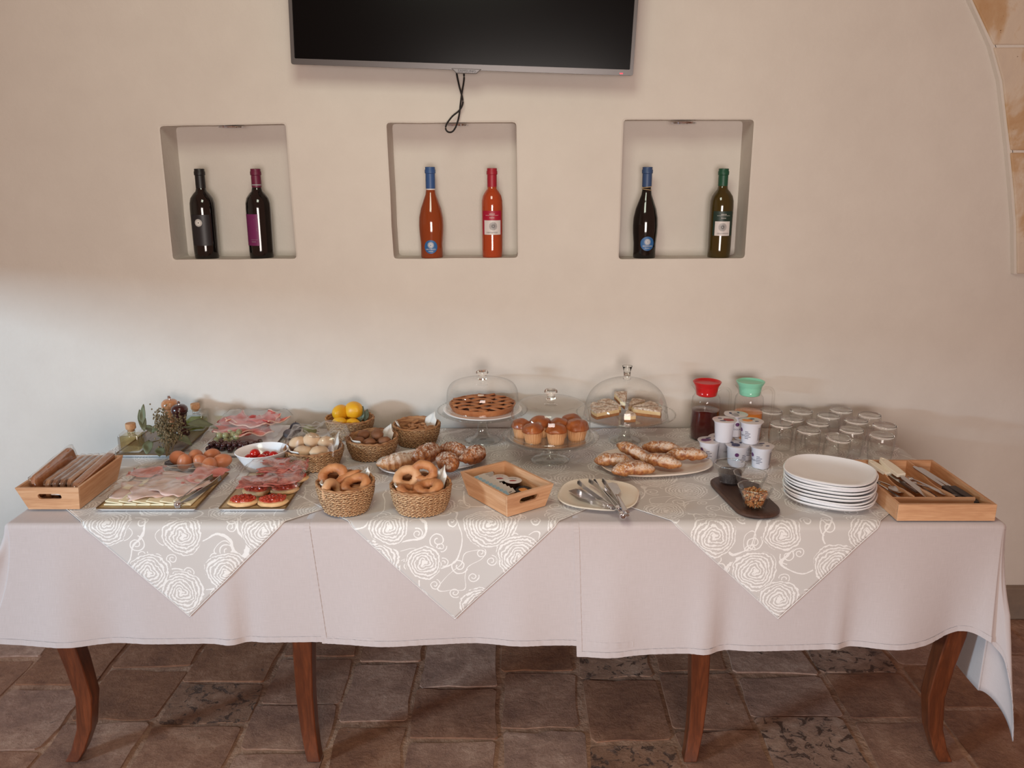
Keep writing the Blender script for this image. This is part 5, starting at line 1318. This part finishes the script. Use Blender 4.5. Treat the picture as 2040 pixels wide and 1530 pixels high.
# ------------------------------------------------------------------ yogurt cups
M['cup'] = simple('white_yogurt_cup', (222, 222, 230), .35)
M['foil'] = simple('printed_foil_lid', (206, 200, 200), .3, .25)
def yogurt(px, py, z, rz, label, lid_col, plain=False, loc=None):
    p = T(px, py, z) if loc is None else Vector(loc)
    t = thing('yogurt_cup', label, 'yogurt cup', p, rz, 'stacked yogurt cups')
    mb = MB(); lathe(mb, [(0, .002), (.019, .001), (.0205, 0), (.0225, .003), (.0262, .058), (.0275, .0600), (.0275, .0645), (.0312, .0655), (.0318, .0672), (.0300, .0678), (0, .0676)], 40); mb.build('cup', 'cup', t)
    mb = MB(); lathe(mb, [(.0322, .0668), (.0322, .0680), (.030, .0686), (0, .0684)], 36, shape=lambda a: 1+.10*math.exp(-((a-.8)/.22)**2)); f = mb.build('foil_lid', 'foil', t)
    mb = MB(); blob(mb, (-.010, .004, .0687), (.015, .011, .0009), 14, 5, .35, 2, seed=px); mb.build('fruit_picture', lid_col, f)
    mb = MB(); blob(mb, (.012, -.008, .0687), (.006, .0035, .0007), 12, 5, .2, 2, seed=px); blob(mb, (.006, .014, .0687), (.009, .004, .0007), 12, 5, .2, 2, seed=px+1); mb.build('lid_print', 'print_navy', f)
    if not plain:
        rc = lambda z_: .0225+(z_-.003)*(.0037/.055)+.0005
        def bar(mb, x0, x1, z0, z1, a0):
            grid(mb, lambda u, v: cyl(u, v, rc(v), a0), frange(x0, x1, 3), [z0, z1])
        mb = MB()
        for k in range(9): bar(mb, .012, .026, .012+k*.0046, .0150+k*.0046, -pi/2)
        mb.build('ingredient_print', 'print_grey', t, smooth=False)
        mb = MB()
        for k, w in enumerate((.010, .016, .012, .015, .009)): bar(mb, -.016, -.016+w, .018+k*.0052, .0196+k*.0052, -pi/2-.35)
        mb.build('text_print', 'print_navy', t, smooth=False)
        mb = MB()
        vs, fs = text_pts('YOGURT', .0068); mb.add([cyl(v.x, .026+v.y, rc(.026+v.y), -pi/2-1.55) for v in vs], fs)
        vs, fs = text_pts('YOGURT', .0068); mb.add([cyl(v.x, .026+v.y, rc(.026+v.y), pi*.35) for v in vs], fs)
        mb.build('lettering', 'print_navy', t, smooth=False)
        mb = MB(); lp = [(.0055*cos(a), .0055*sin(a)) for a in frange(0, 2*pi, 20)[:-1]]
        for aa in (-pi/2-1.55, pi*.35):
            ring = [cyl(x, .042+y*1.1, rc(.042+y), aa) for x, y in lp]; cc = cyl(0, .042, rc(.042), aa); mb.add(ring+[cc], [(i, (i+1) % 20, 20) for i in range(20)])
        mb.build('emblem', 'print_plum', t, smooth=False)
    t.scale = (1.13, 1.13, 1)
    return t
zy = Z0+.0690
yogurt(1435, 918, Z0, .45, 'yogurt cup with dark fruit on its lid, leftmost in the bottom layer', 'print_plum', loc=(.606, .442, Z0))
yogurt(1483, 924, Z0, 1.3, 'yogurt cup with an emblem facing the viewer, middle front of the bottom layer', 'print_navy', loc=(.681, .404, Z0))
yogurt(1530, 930, Z0, .2, 'yogurt cup with grey lid, rightmost in the bottom layer', 'print_grey', loc=(.751, .390, Z0))
yogurt(1470, 905, Z0, 2.2, 'yogurt cup at the back left of the bottom layer, mostly hidden', 'print_red', loc=(.650, .476, Z0))
yogurt(1520, 905, Z0, 1.0, 'yogurt cup at the back right of the bottom layer, orange fruit on its lid', 'print_orange', loc=(.722, .466, Z0))
yogurt(1455, 883, zy, 3.0, 'plain-sided yogurt cup with cherry lid, left in the second layer', 'print_red', True, loc=(.645, .432, zy))
yogurt(1508, 886, zy, .1, 'yogurt cup with orange fruit lid, right in the second layer', 'print_orange', loc=(.722, .418, zy))
yogurt(1481, 870, zy, 1.5, 'yogurt cup at the back of the second layer, its lid standing highest', 'print_grey', loc=(.694, .487, zy+.0))
for o in [c for c in COL.objects if c.get('label', '').startswith('yogurt cup at the back of the second')]: o.location.z = zy+.0005

# ------------------------------------------------------------------ dark board with three glass bowls
bd = thing('serving_board', 'dark walnut pill-shaped board under the three small glass bowls', 'board', (.632, .140, Z0), R_(7))
lp = rrect(0, 0, .118, .285, .056, 10)
mb = MB(); n = len(lp)
rings = [(.94, 0), (1.0, .006), (1.0, .011), (.97, .014)]
vs = [(x*s, y*s, z) for s, z in rings for x, y in lp]; fs = [(k*n+i, k*n+(i+1) % n, (k+1)*n+(i+1) % n, (k+1)*n+i) for k in range(3) for i in range(n)]+[tuple(range(n))[::-1], tuple(3*n+i for i in range(n))]
mb.add(vs, fs); mb.build('slab', 'dark_board', bd)
mb = MB(); mb.add([(x*.80, y*.90, .0143) for x, y in lp], [tuple(range(n))]); mb.build('hollow', 'dark_board', bd)
M['chia'] = simple('chia_seeds', (34, 30, 32), .5, var=(104, 96, 94), vscale=500, bump=.6, bscale=500)
M['oat'] = simple('oat_flakes', (196, 150, 98), .7); M['nut'] = simple('roasted_nuts', (150, 84, 36), .5, var=(178, 112, 56), vscale=80); M['seed'] = simple('pale_seeds', (214, 196, 160), .6)
def gbowl(loc, label):
    t = thing('glass_bowl', label, 'bowl', loc, random.random(), 'small glass bowls on the dark board')
    fac = lambda a: 1/max(.92, 1)*(1-.04*abs(sin(a*5)))
    mb = MB(); lathe(mb, [(0, .003), (.024, .002), (.0265, 0), (.028, .002), (.0365, .035), (.0445, .054), (.0462, .057), (.0452, .0582), (.0435, .056), (.0350, .036), (.0262, .006), (0, .006)], 60, shape=fac); mb.build('bowl', 'glass', t, smooth='all')
    mb = MB(); tube(mb, [(.0452*cos(2*pi*k/60)*fac(2*pi*k/60), .0452*sin(2*pi*k/60)*fac(2*pi*k/60), .0575) for k in range(60)], .0013, 6, closed=True); mb.build('rim', 'glass_thick', t, smooth='all')
    return t
zb = Z0+.0146
b1, b2, b3 = Vector((.634, .050, zb)), Vector((.648, .146, zb)), Vector((.614, .222, zb))
gbowl(b1, 'front glass bowl full of muesli on the dark board'); gbowl(b2, 'middle glass bowl of seeds behind the muesli bowl'); gbowl(b3, 'rear glass bowl of chia seeds on the dark board')
mb = MB(); lathe(mb, [(0, .0065), (.0255, .0065), (.0325, .032), (.0335, .036), (.02, .041), (0, .040)], 32); tag(mb.build('chia_seeds', 'chia', None, loc=b3), 'black chia seeds filling the rear glass bowl', 'seeds', kind='stuff')
mb = MB(); lathe(mb, [(0, .0065), (.0255, .0065), (.0300, .022), (.015, .025), (0, .024)], 32); tag(mb.build('dark_seeds', 'chia', None, loc=b2), 'layer of dark seeds low in the middle glass bowl', 'seeds', kind='stuff')
rnd = random.Random(5); mb = MB()
for k in range(430):
    z = .007+rnd.random()*.036; rm = .0245+(z-.006)*.29-.004; q = sqrt(rnd.random())*rm; a = rnd.uniform(0, 2*pi)
    if k > 170: q = rm*(.82+.18*rnd.random())
    if k > 330: z = .040+.004*rnd.random(); q = sqrt(rnd.random())*.031
    mb.cur = rnd.choice((0, 0, 1, 1, 1, 2))
    s = (.0042, .0034, .0012) if mb.cur == 0 else ((.0044, .0030, .0026) if mb.cur == 1 else (.0044, .0017, .0010))
    blob(mb, (q*cos(a), q*sin(a), z), s, 6, 4, .2, 3, mat=Euler((rnd.uniform(0, 3), rnd.uniform(0, 3), rnd.uniform(0, 3))).to_matrix(), seed=k)
tag(mb.build('muesli', ['oat', 'nut', 'seed'], None, loc=b1, smooth='all'), 'muesli of nuts, flakes and seeds in the front glass bowl', 'muesli', kind='stuff')

# ------------------------------------------------------------------ cold cuts at the left
def tray(x0, x1, y0, y1, label, face, lift=.010, edge_='tray_gold', rz=0):
    cx, cy = (x0+x1)/2, (y0+y1)/2; w, l = x1-x0, y1-y0
    t = thing('serving_tray', label, 'tray', (cx, cy, Z0), rz, 'flat rectangular serving trays')
    mb = MB(); hexa(mb, [(-w/2+.012, -l/2+.012, 0), (w/2-.012, -l/2+.012, 0), (w/2-.012, l/2-.012, 0), (-w/2+.012, l/2-.012, 0), (-w/2+.001, -l/2+.001, lift), (w/2-.001, -l/2+.001, lift), (w/2-.001, l/2-.001, lift), (-w/2+.001, l/2-.001, lift)])
    mb.build('body', 'white_ceramic', t, smooth=False, bevel=.001)
    o_, i_ = rrect(0, 0, w, l, .004, 2), rrect(0, 0, w-.008, l-.008, .003, 2)
    holed([o_, i_], lambda x, y: Vector((x, y, lift+.002)), lambda x, y: Vector((x, y, lift-.0005))).build('rim', edge_, t, smooth=False)
    mb = MB(); mb.add([(x, y, lift+.0006) for x, y in i_], [tuple(range(len(i_)))]); mb.build('face', face, t, smooth=False)
    return t
tH = tray(-1.092, -.828, .048, .312, 'front left tray of cheese and sliced turkey under film', 'tray_face')
tC = tray(-.770, -.592, .048, .312, 'front tray of tomato crostini and salami beside the bread basket', 'tray_face')
tO = tray(-1.240, -1.040, .468, .772, 'rear left tray holding oil bottles, pepper mills and dried herbs', 'tray_grey')
tP = tray(-.990, -.765, .470, .772, 'rear tray of raw ham, olives and grapes', 'white_ceramic', edge_='white_ceramic')
M['cheese'] = simple('pale_yellow_cheese', (236, 224, 190), .5, var=(240, 230, 204), vscale=12, sss=.1)
M['cheese_rind'] = simple('cheese_edge', (232, 222, 186), .5)
def ham_mat(name, c1, c2, c3, sc=14):
    g = NG(name); v = g.coord('Object', (1, 2.2, 1)); f = g.noise(v, sc, 5, .6, .8)
    g.set(Base_Color=g.ramp(f, [(.34, srgb(*c1)), (.5, srgb(*c2)), (.68, srgb(*c3))]), Roughness=.4); g.b.inputs['Subsurface Weight'].default_value = .12; g.b.inputs['Subsurface Scale'].default_value = .006
    g.bump(f, .25, .001); return g.m
M['turkey'] = ham_mat('pale_sliced_turkey', (206, 172, 160), (218, 192, 182), (214, 180, 168), 7)
M['ham'] = ham_mat('pink_cooked_ham', (190, 106, 98), (204, 122, 112), (214, 146, 134), 9)
M['prosciutto'] = ham_mat('red_raw_ham', (168, 38, 36), (200, 72, 66), (216, 128, 112), 10)
M['fat'] = simple('ham_fat_edge', (222, 178, 160), .45)
M['salami'] = ham_mat('marbled_salami', (128, 40, 34), (176, 86, 76), (204, 136, 122), 60)
def slab(loc, w, l, rz, mat, label, name, cat, grp, wob=.006, fold_=0, seed=0, rag=.06, th=.0016, tilt=(0, 0), rim=None):
    t = None; mb = MB(); nu = 14
    def fn(u, v):
        a, r = atan2(v, u), 0
        k = 1+rag*noise.noise(Vector((u*2.5, v*2.5, seed*3.3)))
        x, y = u*w/2*k, v*l/2*k
        z = wob*(noise.noise(Vector((u*1.6+seed, v*1.6, seed*2.1)))+.5)+wob*.25*sin(u*5+seed)*sin(v*4)
        if fold_: z += fold_*max(0, u*v*.5+.3)**2
        return Vector((x, y, z))
    grid(mb, fn, frange(-1, 1, nu), frange(-1, 1, nu))
    # rounded corner cut by squircle mapping
    for i, p in enumerate(mb.v):
        pass
    o = mb.build(name, mat, None, smooth='all', loc=loc, rot=(tilt[0], tilt[1], rz), solid=th)
    return tag(o, label, cat, grp)
zt = Z0+.012
# cheese: thick slices fanned along the front
for k in range(6):
    x = -1.078+k*.036
    t = thing('cheese_slice', ['leftmost cheese slice', 'second cheese slice from the left', 'third cheese slice from the left', 'third cheese slice from the right', 'second cheese slice from the right', 'rightmost cheese slice'][k]+', folded, along the front rim of the turkey tray', 'cheese', (x, .066, zt), R_(-2), 'folded cheese slices')
    mb = MB(); pr = [(0, .0), (.050, .0), (.052, .003), (.050, .0065), (.008, .0135), (.004, .0130), (.005, .0105), (.045, .0045), (.0, .0035)]
    L_ = .17; vs = [(a, b2_, c_) for b2_ in (0, L_*.5, L_) for a, c_ in pr]; m_ = len(pr)
    fs = [(j*m_+i, j*m_+(i+1) % m_, (j+1)*m_+(i+1) % m_, (j+1)*m_+i) for j in range(2) for i in range(m_)]+[tuple(range(m_))[::-1], tuple(2*m_+i for i in range(m_))]
    mb.add(vs, fs); mb.build('slice', 'cheese', t, smooth=False, bevel=.0008)
tur = [(-1.010, 0.150, .14, .12, .1, 'broad pale turkey slice at the left of the front tray'), (-.945, 0.205, .15, .12, -.2, 'broad pale turkey slice at the rear of the front tray'), (-.965, 0.130, .13, .10, .3, 'pale turkey slice on top in the middle of the front tray'), (-.900, 0.150, .11, .12, -.5, 'pale turkey slice beside the tongs on the front tray')]
for k, (x, y, w, l, r, la) in enumerate(tur): slab((x, y, zt+.008+.003*k), w, l, r, 'turkey', la, 'turkey_slice', 'sliced meat', 'pale turkey slices', .007, .0, k+1, .16)
slab((-.872, .240, zt+.016), .085, .12, -.35, 'ham', 'folded pink ham slice sticking out at the rear right of the front tray', 'ham_slice', 'sliced meat', 'pink ham slices', .010, .010, 8, .22)
slab((-.875, .185, zt+.010), .070, .10, .15, 'ham', 'pink ham slice under the tongs at the right rim of the front tray', 'ham_slice', 'sliced meat', 'pink ham slices', .012, .006, 9, .2)
slab((-1.045, .262, zt+.014), .090, .08, .25, 'ham', 'pink ham slice at the rear left of the front tray beneath the film', 'ham_slice', 'sliced meat', 'pink ham slices', .012, .006, 10, .2)
tongs((432, 950), (354, 1005), Z0+.042, Z0+.022, 'metal tongs lying on the front turkey tray, hinge towards the viewer', .010)
def film(x0, x1, y0, y1, z, label, amp=.012, seed=0, base=None, rz=0, edge=.02, n=30):
    mb = MB(); cx, cy = (x0+x1)/2, (y0+y1)/2
    def fn(u, v):
        e = max(abs(u), abs(v)); q = Vector((u*1.5+seed, v*1.5, seed)); 
        zz = z+amp*noise.noise(q)+amp*.55*noise.noise(q*3.1)+.25*amp*sin(6*u+4*v+seed)
        if e > .8: zz -= edge*((e-.8)/.2)**1.2
        j = .012*noise.noise(Vector((u*4, v*4, seed+9)))
        return Vector((u*(x1-x0)/2*(1+j), v*(y1-y0)/2*(1+j), zz-z))
    grid(mb, fn, frange(-1, 1, n), frange(-1, 1, n))
    return tag(mb.build('cling_film', 'film', None, smooth='all', loc=(cx, cy, z), rot=(0, 0, rz)), label, 'cling film', 'loose cling film over the food')
film(-1.10, -.850, .085, .306, zt+.032, 'crumpled cling film over the sliced turkey on the front left tray', .012, 1, edge=.016)
film(-.765, -.575, .080, .318, zt+.052, 'cling film over the salami and crostini tray', .012, 2, edge=.020)
film(-.985, -.760, .480, .785, zt+.062, 'cling film over the raw ham tray at the back', .014, 3, edge=.030)
film(-.690, -.505, .350, .505, Z0+.104, 'clear cling film tented over the pale roll basket and plums', .020, 5, edge=.045)
# raw ham tray
for k, (x, y, w, l, r, z, fo, m) in enumerate(((-.905, .640, .15, .12, .3, .040, .03, 'prosciutto'), (-.860, .670, .15, .10, -.3, .052, .035, 'prosciutto'), (-.850, .610, .12, .09, .5, .038, .02, 'prosciutto'), (-.815, .680, .09, .10, 1.0, .055, .035, 'prosciutto'), (-.930, .690, .10, .08, .8, .050, .03, 'prosciutto'))):
    o = slab((x, y, zt+z-.016), w, l, r, m, ['raw ham slice folded at the left of the rear tray', 'raw ham slice with a pale fat edge, topmost on the rear tray', 'raw ham slice drooping to the front of the rear tray', 'raw ham slice curled up at the right of the rear tray', 'raw ham slice peaking at the back left of the rear tray'][k], 'raw_ham_slice', 'sliced meat', 'raw ham slices on the rear tray', .016, fo*.8, k+20, .18)
    mb = MB(); pts = []
    nu = 15
    for i in range(nu): pts.append(o.data.vertices[i].co.copy())
    for j in range(1, nu): pts.append(o.data.vertices[j*nu+nu-1].co.copy())
    tube(mb, pts, .0013, 6, 2.0); mb.build('fat_edge', 'fat', o, smooth='all')
M['grape'] = simple('green_olive_skin', (138, 140, 96), .3, var=(160, 158, 116), vscale=30, coat=.2); M['olive_black'] = simple('black_olive_skin', (44, 20, 24), .25, var=(74, 36, 36), vscale=40, coat=.3)
rnd = random.Random(9)
def berries(n, x0, x1, y0, y1, z, r, mat, label, name, cat, grp, layers=1):
    mb = MB(); blob(mb, (0, 0, 0), (r*1.15, r, r*.95), 12, 8, .04, 2); pro = mb.build(name, mat, None, smooth='all'); tag(pro, label, cat, grp)
    pts = []; k = 0; tries = 0
    while k < n and tries < 4000:
        tries += 1; p = Vector((rnd.uniform(x0, x1), rnd.uniform(y0, y1), z+r+rnd.choice(range(layers))*r*1.4))
        if any((p-q).length < r*1.65 for q in pts): continue
        pts.append(p); o = pro if k == 0 else pro.copy()
        if k: COL.objects.link(o)
        o.location = p; o.rotation_euler = (rnd.random()*3, rnd.random()*3, rnd.random()*3); k += 1
berries(36, -.955, -.800, .488, .535, zt, .0088, 'olive_black', 'small black olive heaped along the front of the raw ham tray', 'black_olive', 'olive', 'black olives on the raw ham tray', 2)
berries(16, -.955, -.880, .545, .600, zt+.006, .0105, 'grape', 'green olive heaped at the left in front of the raw ham', 'green_olive', 'olive', 'green olives on the raw ham tray', 2)
# eggs on a dark blue plate
mb = MB(); lathe(mb, plate_prof(.095, .013), 56, 1, .62, shape=lambda a: 1+.02*cos(a*14)); pt = mb.build('plate', 'blue_ceramic', None, loc=(-.955, .392, Z0)); tag(pt, 'dark blue oval plate with pale rim under the brown eggs', 'plate')
mb = MB(); tube(mb, [((.0955)*cos(a)*(1+.02*cos(a*14)), .0955*.62*sin(a)*(1+.02*cos(a*14)), .0155) for a in frange(0, 2*pi, 72)[:-1]], .0014, 6, closed=True); mb.build('pale_rim', 'cream_ceramic', pt, smooth='all')
M['egg'] = simple('brown_eggshell', (186, 112, 74), .42, var=(196, 126, 88), vscale=6, bump=.08, bscale=260, sss=.05)
egg0 = None
for k, (px, py, dz, l, rot) in enumerate(((356, 912, 0, 'brown egg at the left rear of the egg plate', (90, 0, 70)), (368, 921, .0, 'brown egg upright at the left front of the egg plate', (15, 10, 0)), (390, 910, 0, 'brown egg in the rear middle of the egg plate', (90, 0, 20)), (401, 921, .0, 'brown egg leaning in the middle of the egg plate', (25, -20, 0)), (422, 909, .002, 'brown egg at the rear right of the egg plate', (80, 0, -30)), (417, 927, .0, 'brown egg nearest the viewer, its blunt end forward', (100, 0, 5)), (443, 918, .0, 'rightmost brown egg on the egg plate', (80, 0, 110)))):
    p = T(px, py, Z0+.031); p.z = Z0+.0305+dz
    if egg0 is None:
        mb = MB(); lathe(mb, [(.0218*sin(t)*(1+.10*cos(t)), -.0285*cos(t)) for t in frange(0, pi, 20)], 28); egg0 = mb.build('egg', 'egg', None, smooth='all'); tag(egg0, l, 'egg', 'brown eggs on the blue plate'); o = egg0
    else: o = egg0.copy(); COL.objects.link(o); o['label'] = l
    o.location = p; o.rotation_euler = tuple(R_(a) for a in rot)
# tomatoes in a white bowl
tbw = Vector((-.745, .372, Z0)); mb = MB()
lathe(mb, [(0, .003), (.040, .002), (.042, 0), (.046, .002), (.056, .018), (.070, .044), (.0775, .058), (.079, .060), (.0775, .0612), (.075, .059), (.066, .044), (.052, .019), (.040, .0075), (0, .006)], 64, 1, .92)
wb = mb.build('bowl', 'white_ceramic', None, loc=tbw, rot=(0, R_(-2), 0)); tag(wb, 'white ceramic bowl holding cherry tomatoes', 'bowl')
M['tomato'] = simple('cherry_tomato_skin', (178, 20, 22), .18, var=(192, 32, 24), vscale=12, coat=.4)
tom = None
for k, (x, y, z, l) in enumerate(((-.020, -.010, .040, 'topmost cherry tomato at the left of the bowl'), (-.034, -.022, .028, 'cherry tomato at the left front of the bowl'), (.004, -.024, .029, 'cherry tomato in the middle front of the bowl'), (.034, -.008, .032, 'rightmost cherry tomato in the bowl'), (.008, .012, .026, 'cherry tomato at the back of the bowl'), (-.028, .014, .026, 'cherry tomato low at the back left of the bowl'))):
    if tom is None:
        mb = MB(); blob(mb, (0, 0, 0), (.0155, .0155, .0148), 20, 14, .02, 2); tom = mb.build('cherry_tomato', 'tomato', None, smooth='all'); tag(tom, l, 'tomato', 'cherry tomatoes in the white bowl'); o = tom
    else: o = tom.copy(); COL.objects.link(o); o['label'] = l
    o.location = tbw+Vector((x, y, z+.012))
# crostini
M['toast'] = simple('toasted_bread_edge', (206, 158, 104), .7, var=(226, 188, 140), vscale=30, bump=.5, bscale=90)
M['tomato_dice'] = simple('diced_tomato', (146, 34, 20), .25, var=(184, 66, 40), vscale=60, coat=.4)
def crostino(x, y, rz, label, s=1):
    t = thing('tomato_crostino', label, 'crostino', (x, y, zt), rz, 'tomato crostini on the front tray')
    mb = MB(); blob(mb, (0, 0, .007), (.040*s, .028*s, .0075), 24, 8, .08, 2, seed=x*50, fn=lambda p, d: Vector((p.x, p.y, max(-.0065, min(.0065, p.z*1.6))))); mb.build('bread_slice', 'toast', t)
    mb = MB(); r = random.Random(int(x*1000)); blob(mb, (0, 0, .0145), (.033*s, .0215*s, .0075), 20, 8, .15, 3, seed=x*9)
    for k in range(80):
        a = r.uniform(0, 2*pi); q = sqrt(r.random()); oriented_box(mb, (q*cos(a)*.032*s, q*sin(a)*.020*s, 1e-9+.0165+(1-q)*.0055+r.uniform(0, .003)), (.0075, .006, .005), r.uniform(0, 3), r.uniform(-.6, .6), r.uniform(-.6, .6))
    o = mb.build('diced_tomato', 'tomato_dice', t, smooth=False, bevel=.0008); o['kind'] = 'stuff'
crostino(-.713, .074, R_(4), 'tomato crostino at the left front corner of the crostini tray'); crostino(-.633, .074, R_(8), 'tomato crostino at the right front corner of the crostini tray')
crostino(-.700, .150, R_(-10), 'tomato crostino in the second row left, under the salami'); crostino(-.625, .160, R_(20), 'tomato crostino in the second row right, under the salami')
crostino(-.690, .225, R_(10), 'tomato crostino in the third row left, under the salami'); crostino(-.618, .240, R_(30), 'tomato crostino in the rear right corner of the crostini tray')
for k, (x, y, w, l, r, z, la) in enumerate(((-.690, .140, .10, .085, .1, .032, 'salami slice at the left over the crostini'), (-.630, .160, .10, .085, .3, .034, 'salami slice at the right over the crostini'), (-.650, .215, .12, .060, .15, .040, 'salami slice across the middle of the crostini tray'), (-.682, .290, .075, .045, .1, .034, 'short salami slice at the rear left of the crostini tray'), (-.612, .250, .060, .09, .2, .040, 'salami slice at the rear right of the crostini tray'))):
    slab((x, y, zt+z), w, l, r, 'salami', la, 'salami_slice', 'sliced meat', 'salami slices on the crostini tray', .010, .004, k+40, .14)
# oil bottles
def oil(loc, label, liq, fill, rz):
    t = thing('oil_bottle', label, 'bottle', loc, rz, 'cube glass oil bottles')
    s = .066
    mb = MB(); lp = rrect(0, 0, s, s, .006, 3); n = len(lp); rings = [(.9, 0), (1, .003), (1, .052), (.96, .057), (.30, .0585)]
    vs = [(x*k, y*k, z) for k, z in rings for x, y in lp]; fs = [(k*n+i, k*n+(i+1) % n, (k+1)*n+(i+1) % n, (k+1)*n+i) for k in range(4) for i in range(n)]+[tuple(range(n))[::-1]]
    mb.add(vs, fs); mb.build('glass_body', 'glass_thick', t)
    mb = MB(); lathe(mb, [(.0125, .058), (.0120, .066), (.0135, .069), (.012, .070)], 24); mb.build('neck', 'glass_thick', t)
    mb = MB(); lp = rrect(0, 0, s-.010, s-.010, .005, 3); prism(mb, lp, .005, fill); mb.build('oil', liq, t, smooth=False)
    mb = MB(); lathe(mb, [(0, .062), (.0105, .062), (.0110, .070), (.0150, .0705), (.0155, .0725), (.0155, .086), (.0145, .088), (0, .088)], 28); mb.build('cork_stopper', 'cork', t); return t
oil((-1.198, .512, zt), 'cube glass bottle of yellow oil with cork, front left of the herb tray', 'oil', .050, R_(3))
oil((-1.078, .735, zt), 'cube glass bottle of green oil with cork, behind the pepper mills', 'oil_green', .034, R_(2))
def mill(loc, label, m, s):
    t = thing('pepper_mill', label, 'pepper mill', loc, 0, 'wooden pepper mills')
    mb = MB(); lathe(mb, [(0, 0), (.026, 0), (.027, .004), (.025, .012), (.0205, .030), (.0175, .045), (.0195, .060), (.0235, .072), (.0225, .0745), (0, .0745)], 36); mb.build('base', m, t)
    mb = MB(); lathe(mb, [(0, .0755), (.0225, .0755), (.0265, .080), (.0275, .088), (.0255, .097), (.018, .104), (.006, .1065), (0, .1065)], 36); mb.build('head', m, t)
    mb = MB(); lathe(mb, [(.004, .1065), (.0035, .109), (.0045, .110), (.0062, .1145), (.0045, .119), (0, .1205)], 20); mb.build('finial', 'chrome', t); t.scale = (s, s, s); return t
mill((-1.155, .715, zt), 'taller light wooden pepper mill with steel finial', 'mill_light', 1.02)
mill((-1.105, .668, zt), 'dark lacquered pepper mill in front of the light one', 'mill_dark', .98)
# herbs: dried oregano bunch and bay sprig
M['oregano'] = simple('dried_oregano', (92, 78, 56), .8, var=(130, 114, 84), vscale=60)
hb = thing('dried_oregano_bunch', 'brown dried oregano bunch lying over the herb tray rim', 'dried herbs', (-1.045, .50, Z0+.020))
rnd = random.Random(21); mb = MB(); stems = []
for k in range(13):
    a = Vector((-.010+rnd.uniform(-.01, .01), -.075+rnd.uniform(-.01, .01), .004)); b = Vector((-.065+rnd.uniform(-.035, .035), .075+rnd.uniform(-.03, .04), .075+rnd.uniform(-.03, .035)))
    c_ = (a+b)/2+Vector((rnd.uniform(-.02, .02), 0, rnd.uniform(-.01, .012))); pts = [a, (a+c_)/2, c_, (c_+b)/2, b]; stems.append(catmull(pts, 4)); tube(mb, stems[-1], .0011, 5)
mb.build('stems', 'oregano', hb)['kind'] = 'stuff'
mb = MB()
for s_ in stems:
    L_ = len(s_)
    for k in range(60):
        u = .30+.70*rnd.random()**.7; p = s_[min(L_-1, int(u*(L_-1)))]; q = Vector((rnd.gauss(0, .008), rnd.gauss(0, .008), rnd.gauss(0, .008)))
        blob(mb, p+q, (.0026, .0022, .0034), 5, 4, .4, 3, seed=k)
mb.build('flower_heads', 'oregano', hb)['kind'] = 'stuff'
sp = thing('bay_sprig', 'grey-green bay leaf sprig between the oil bottle and the mills', 'bay leaves', (-1.10, .555, zt))
mb = MB(); tube(mb, [(-.07, -.02, .012), (-.02, 0, .02), (.04, .05, .035), (.09, .09, .05)], .0018, 6); mb.build('stem', 'oregano', sp)
BL = [((-.030, -.050, .060), (20, 10, -30), .075, .020), ((-.012, -.060, .050), (-5, 20, -70), .085, .021), ((-.045, -.040, .030), (-20, 0, 190), .055, .018), ((.030, -.010, .055), (5, -20, -50), .080, .022), ((.052, .020, .065), (0, 15, -80), .095, .024), ((.035, -.030, .040), (-10, 10, -110), .060, .018), ((-.060, -.035, .060), (60, 0, 40), .070, .014), ((-.070, -.030, .075), (80, 10, 10), .070, .011), ((-.050, .01, .040), (10, 0, 60), .060, .018), ((.0, -.07, .02), (-25, 0, 200), .05, .018)]
for k, (l_, r_, L_, w_) in enumerate(BL):
    leaf_mesh(L_, w_, curl=.25 if k < 6 else -.1, fold_=.3).build('bay_leaf', 'bay', sp, smooth='all', loc=l_, rot=tuple(R_(a) for a in r_), solid=.0005)
print('objects', len(COL.objects), 'polys', sum(len(o.data.polygons) for o in COL.objects if o.type == 'MESH'))
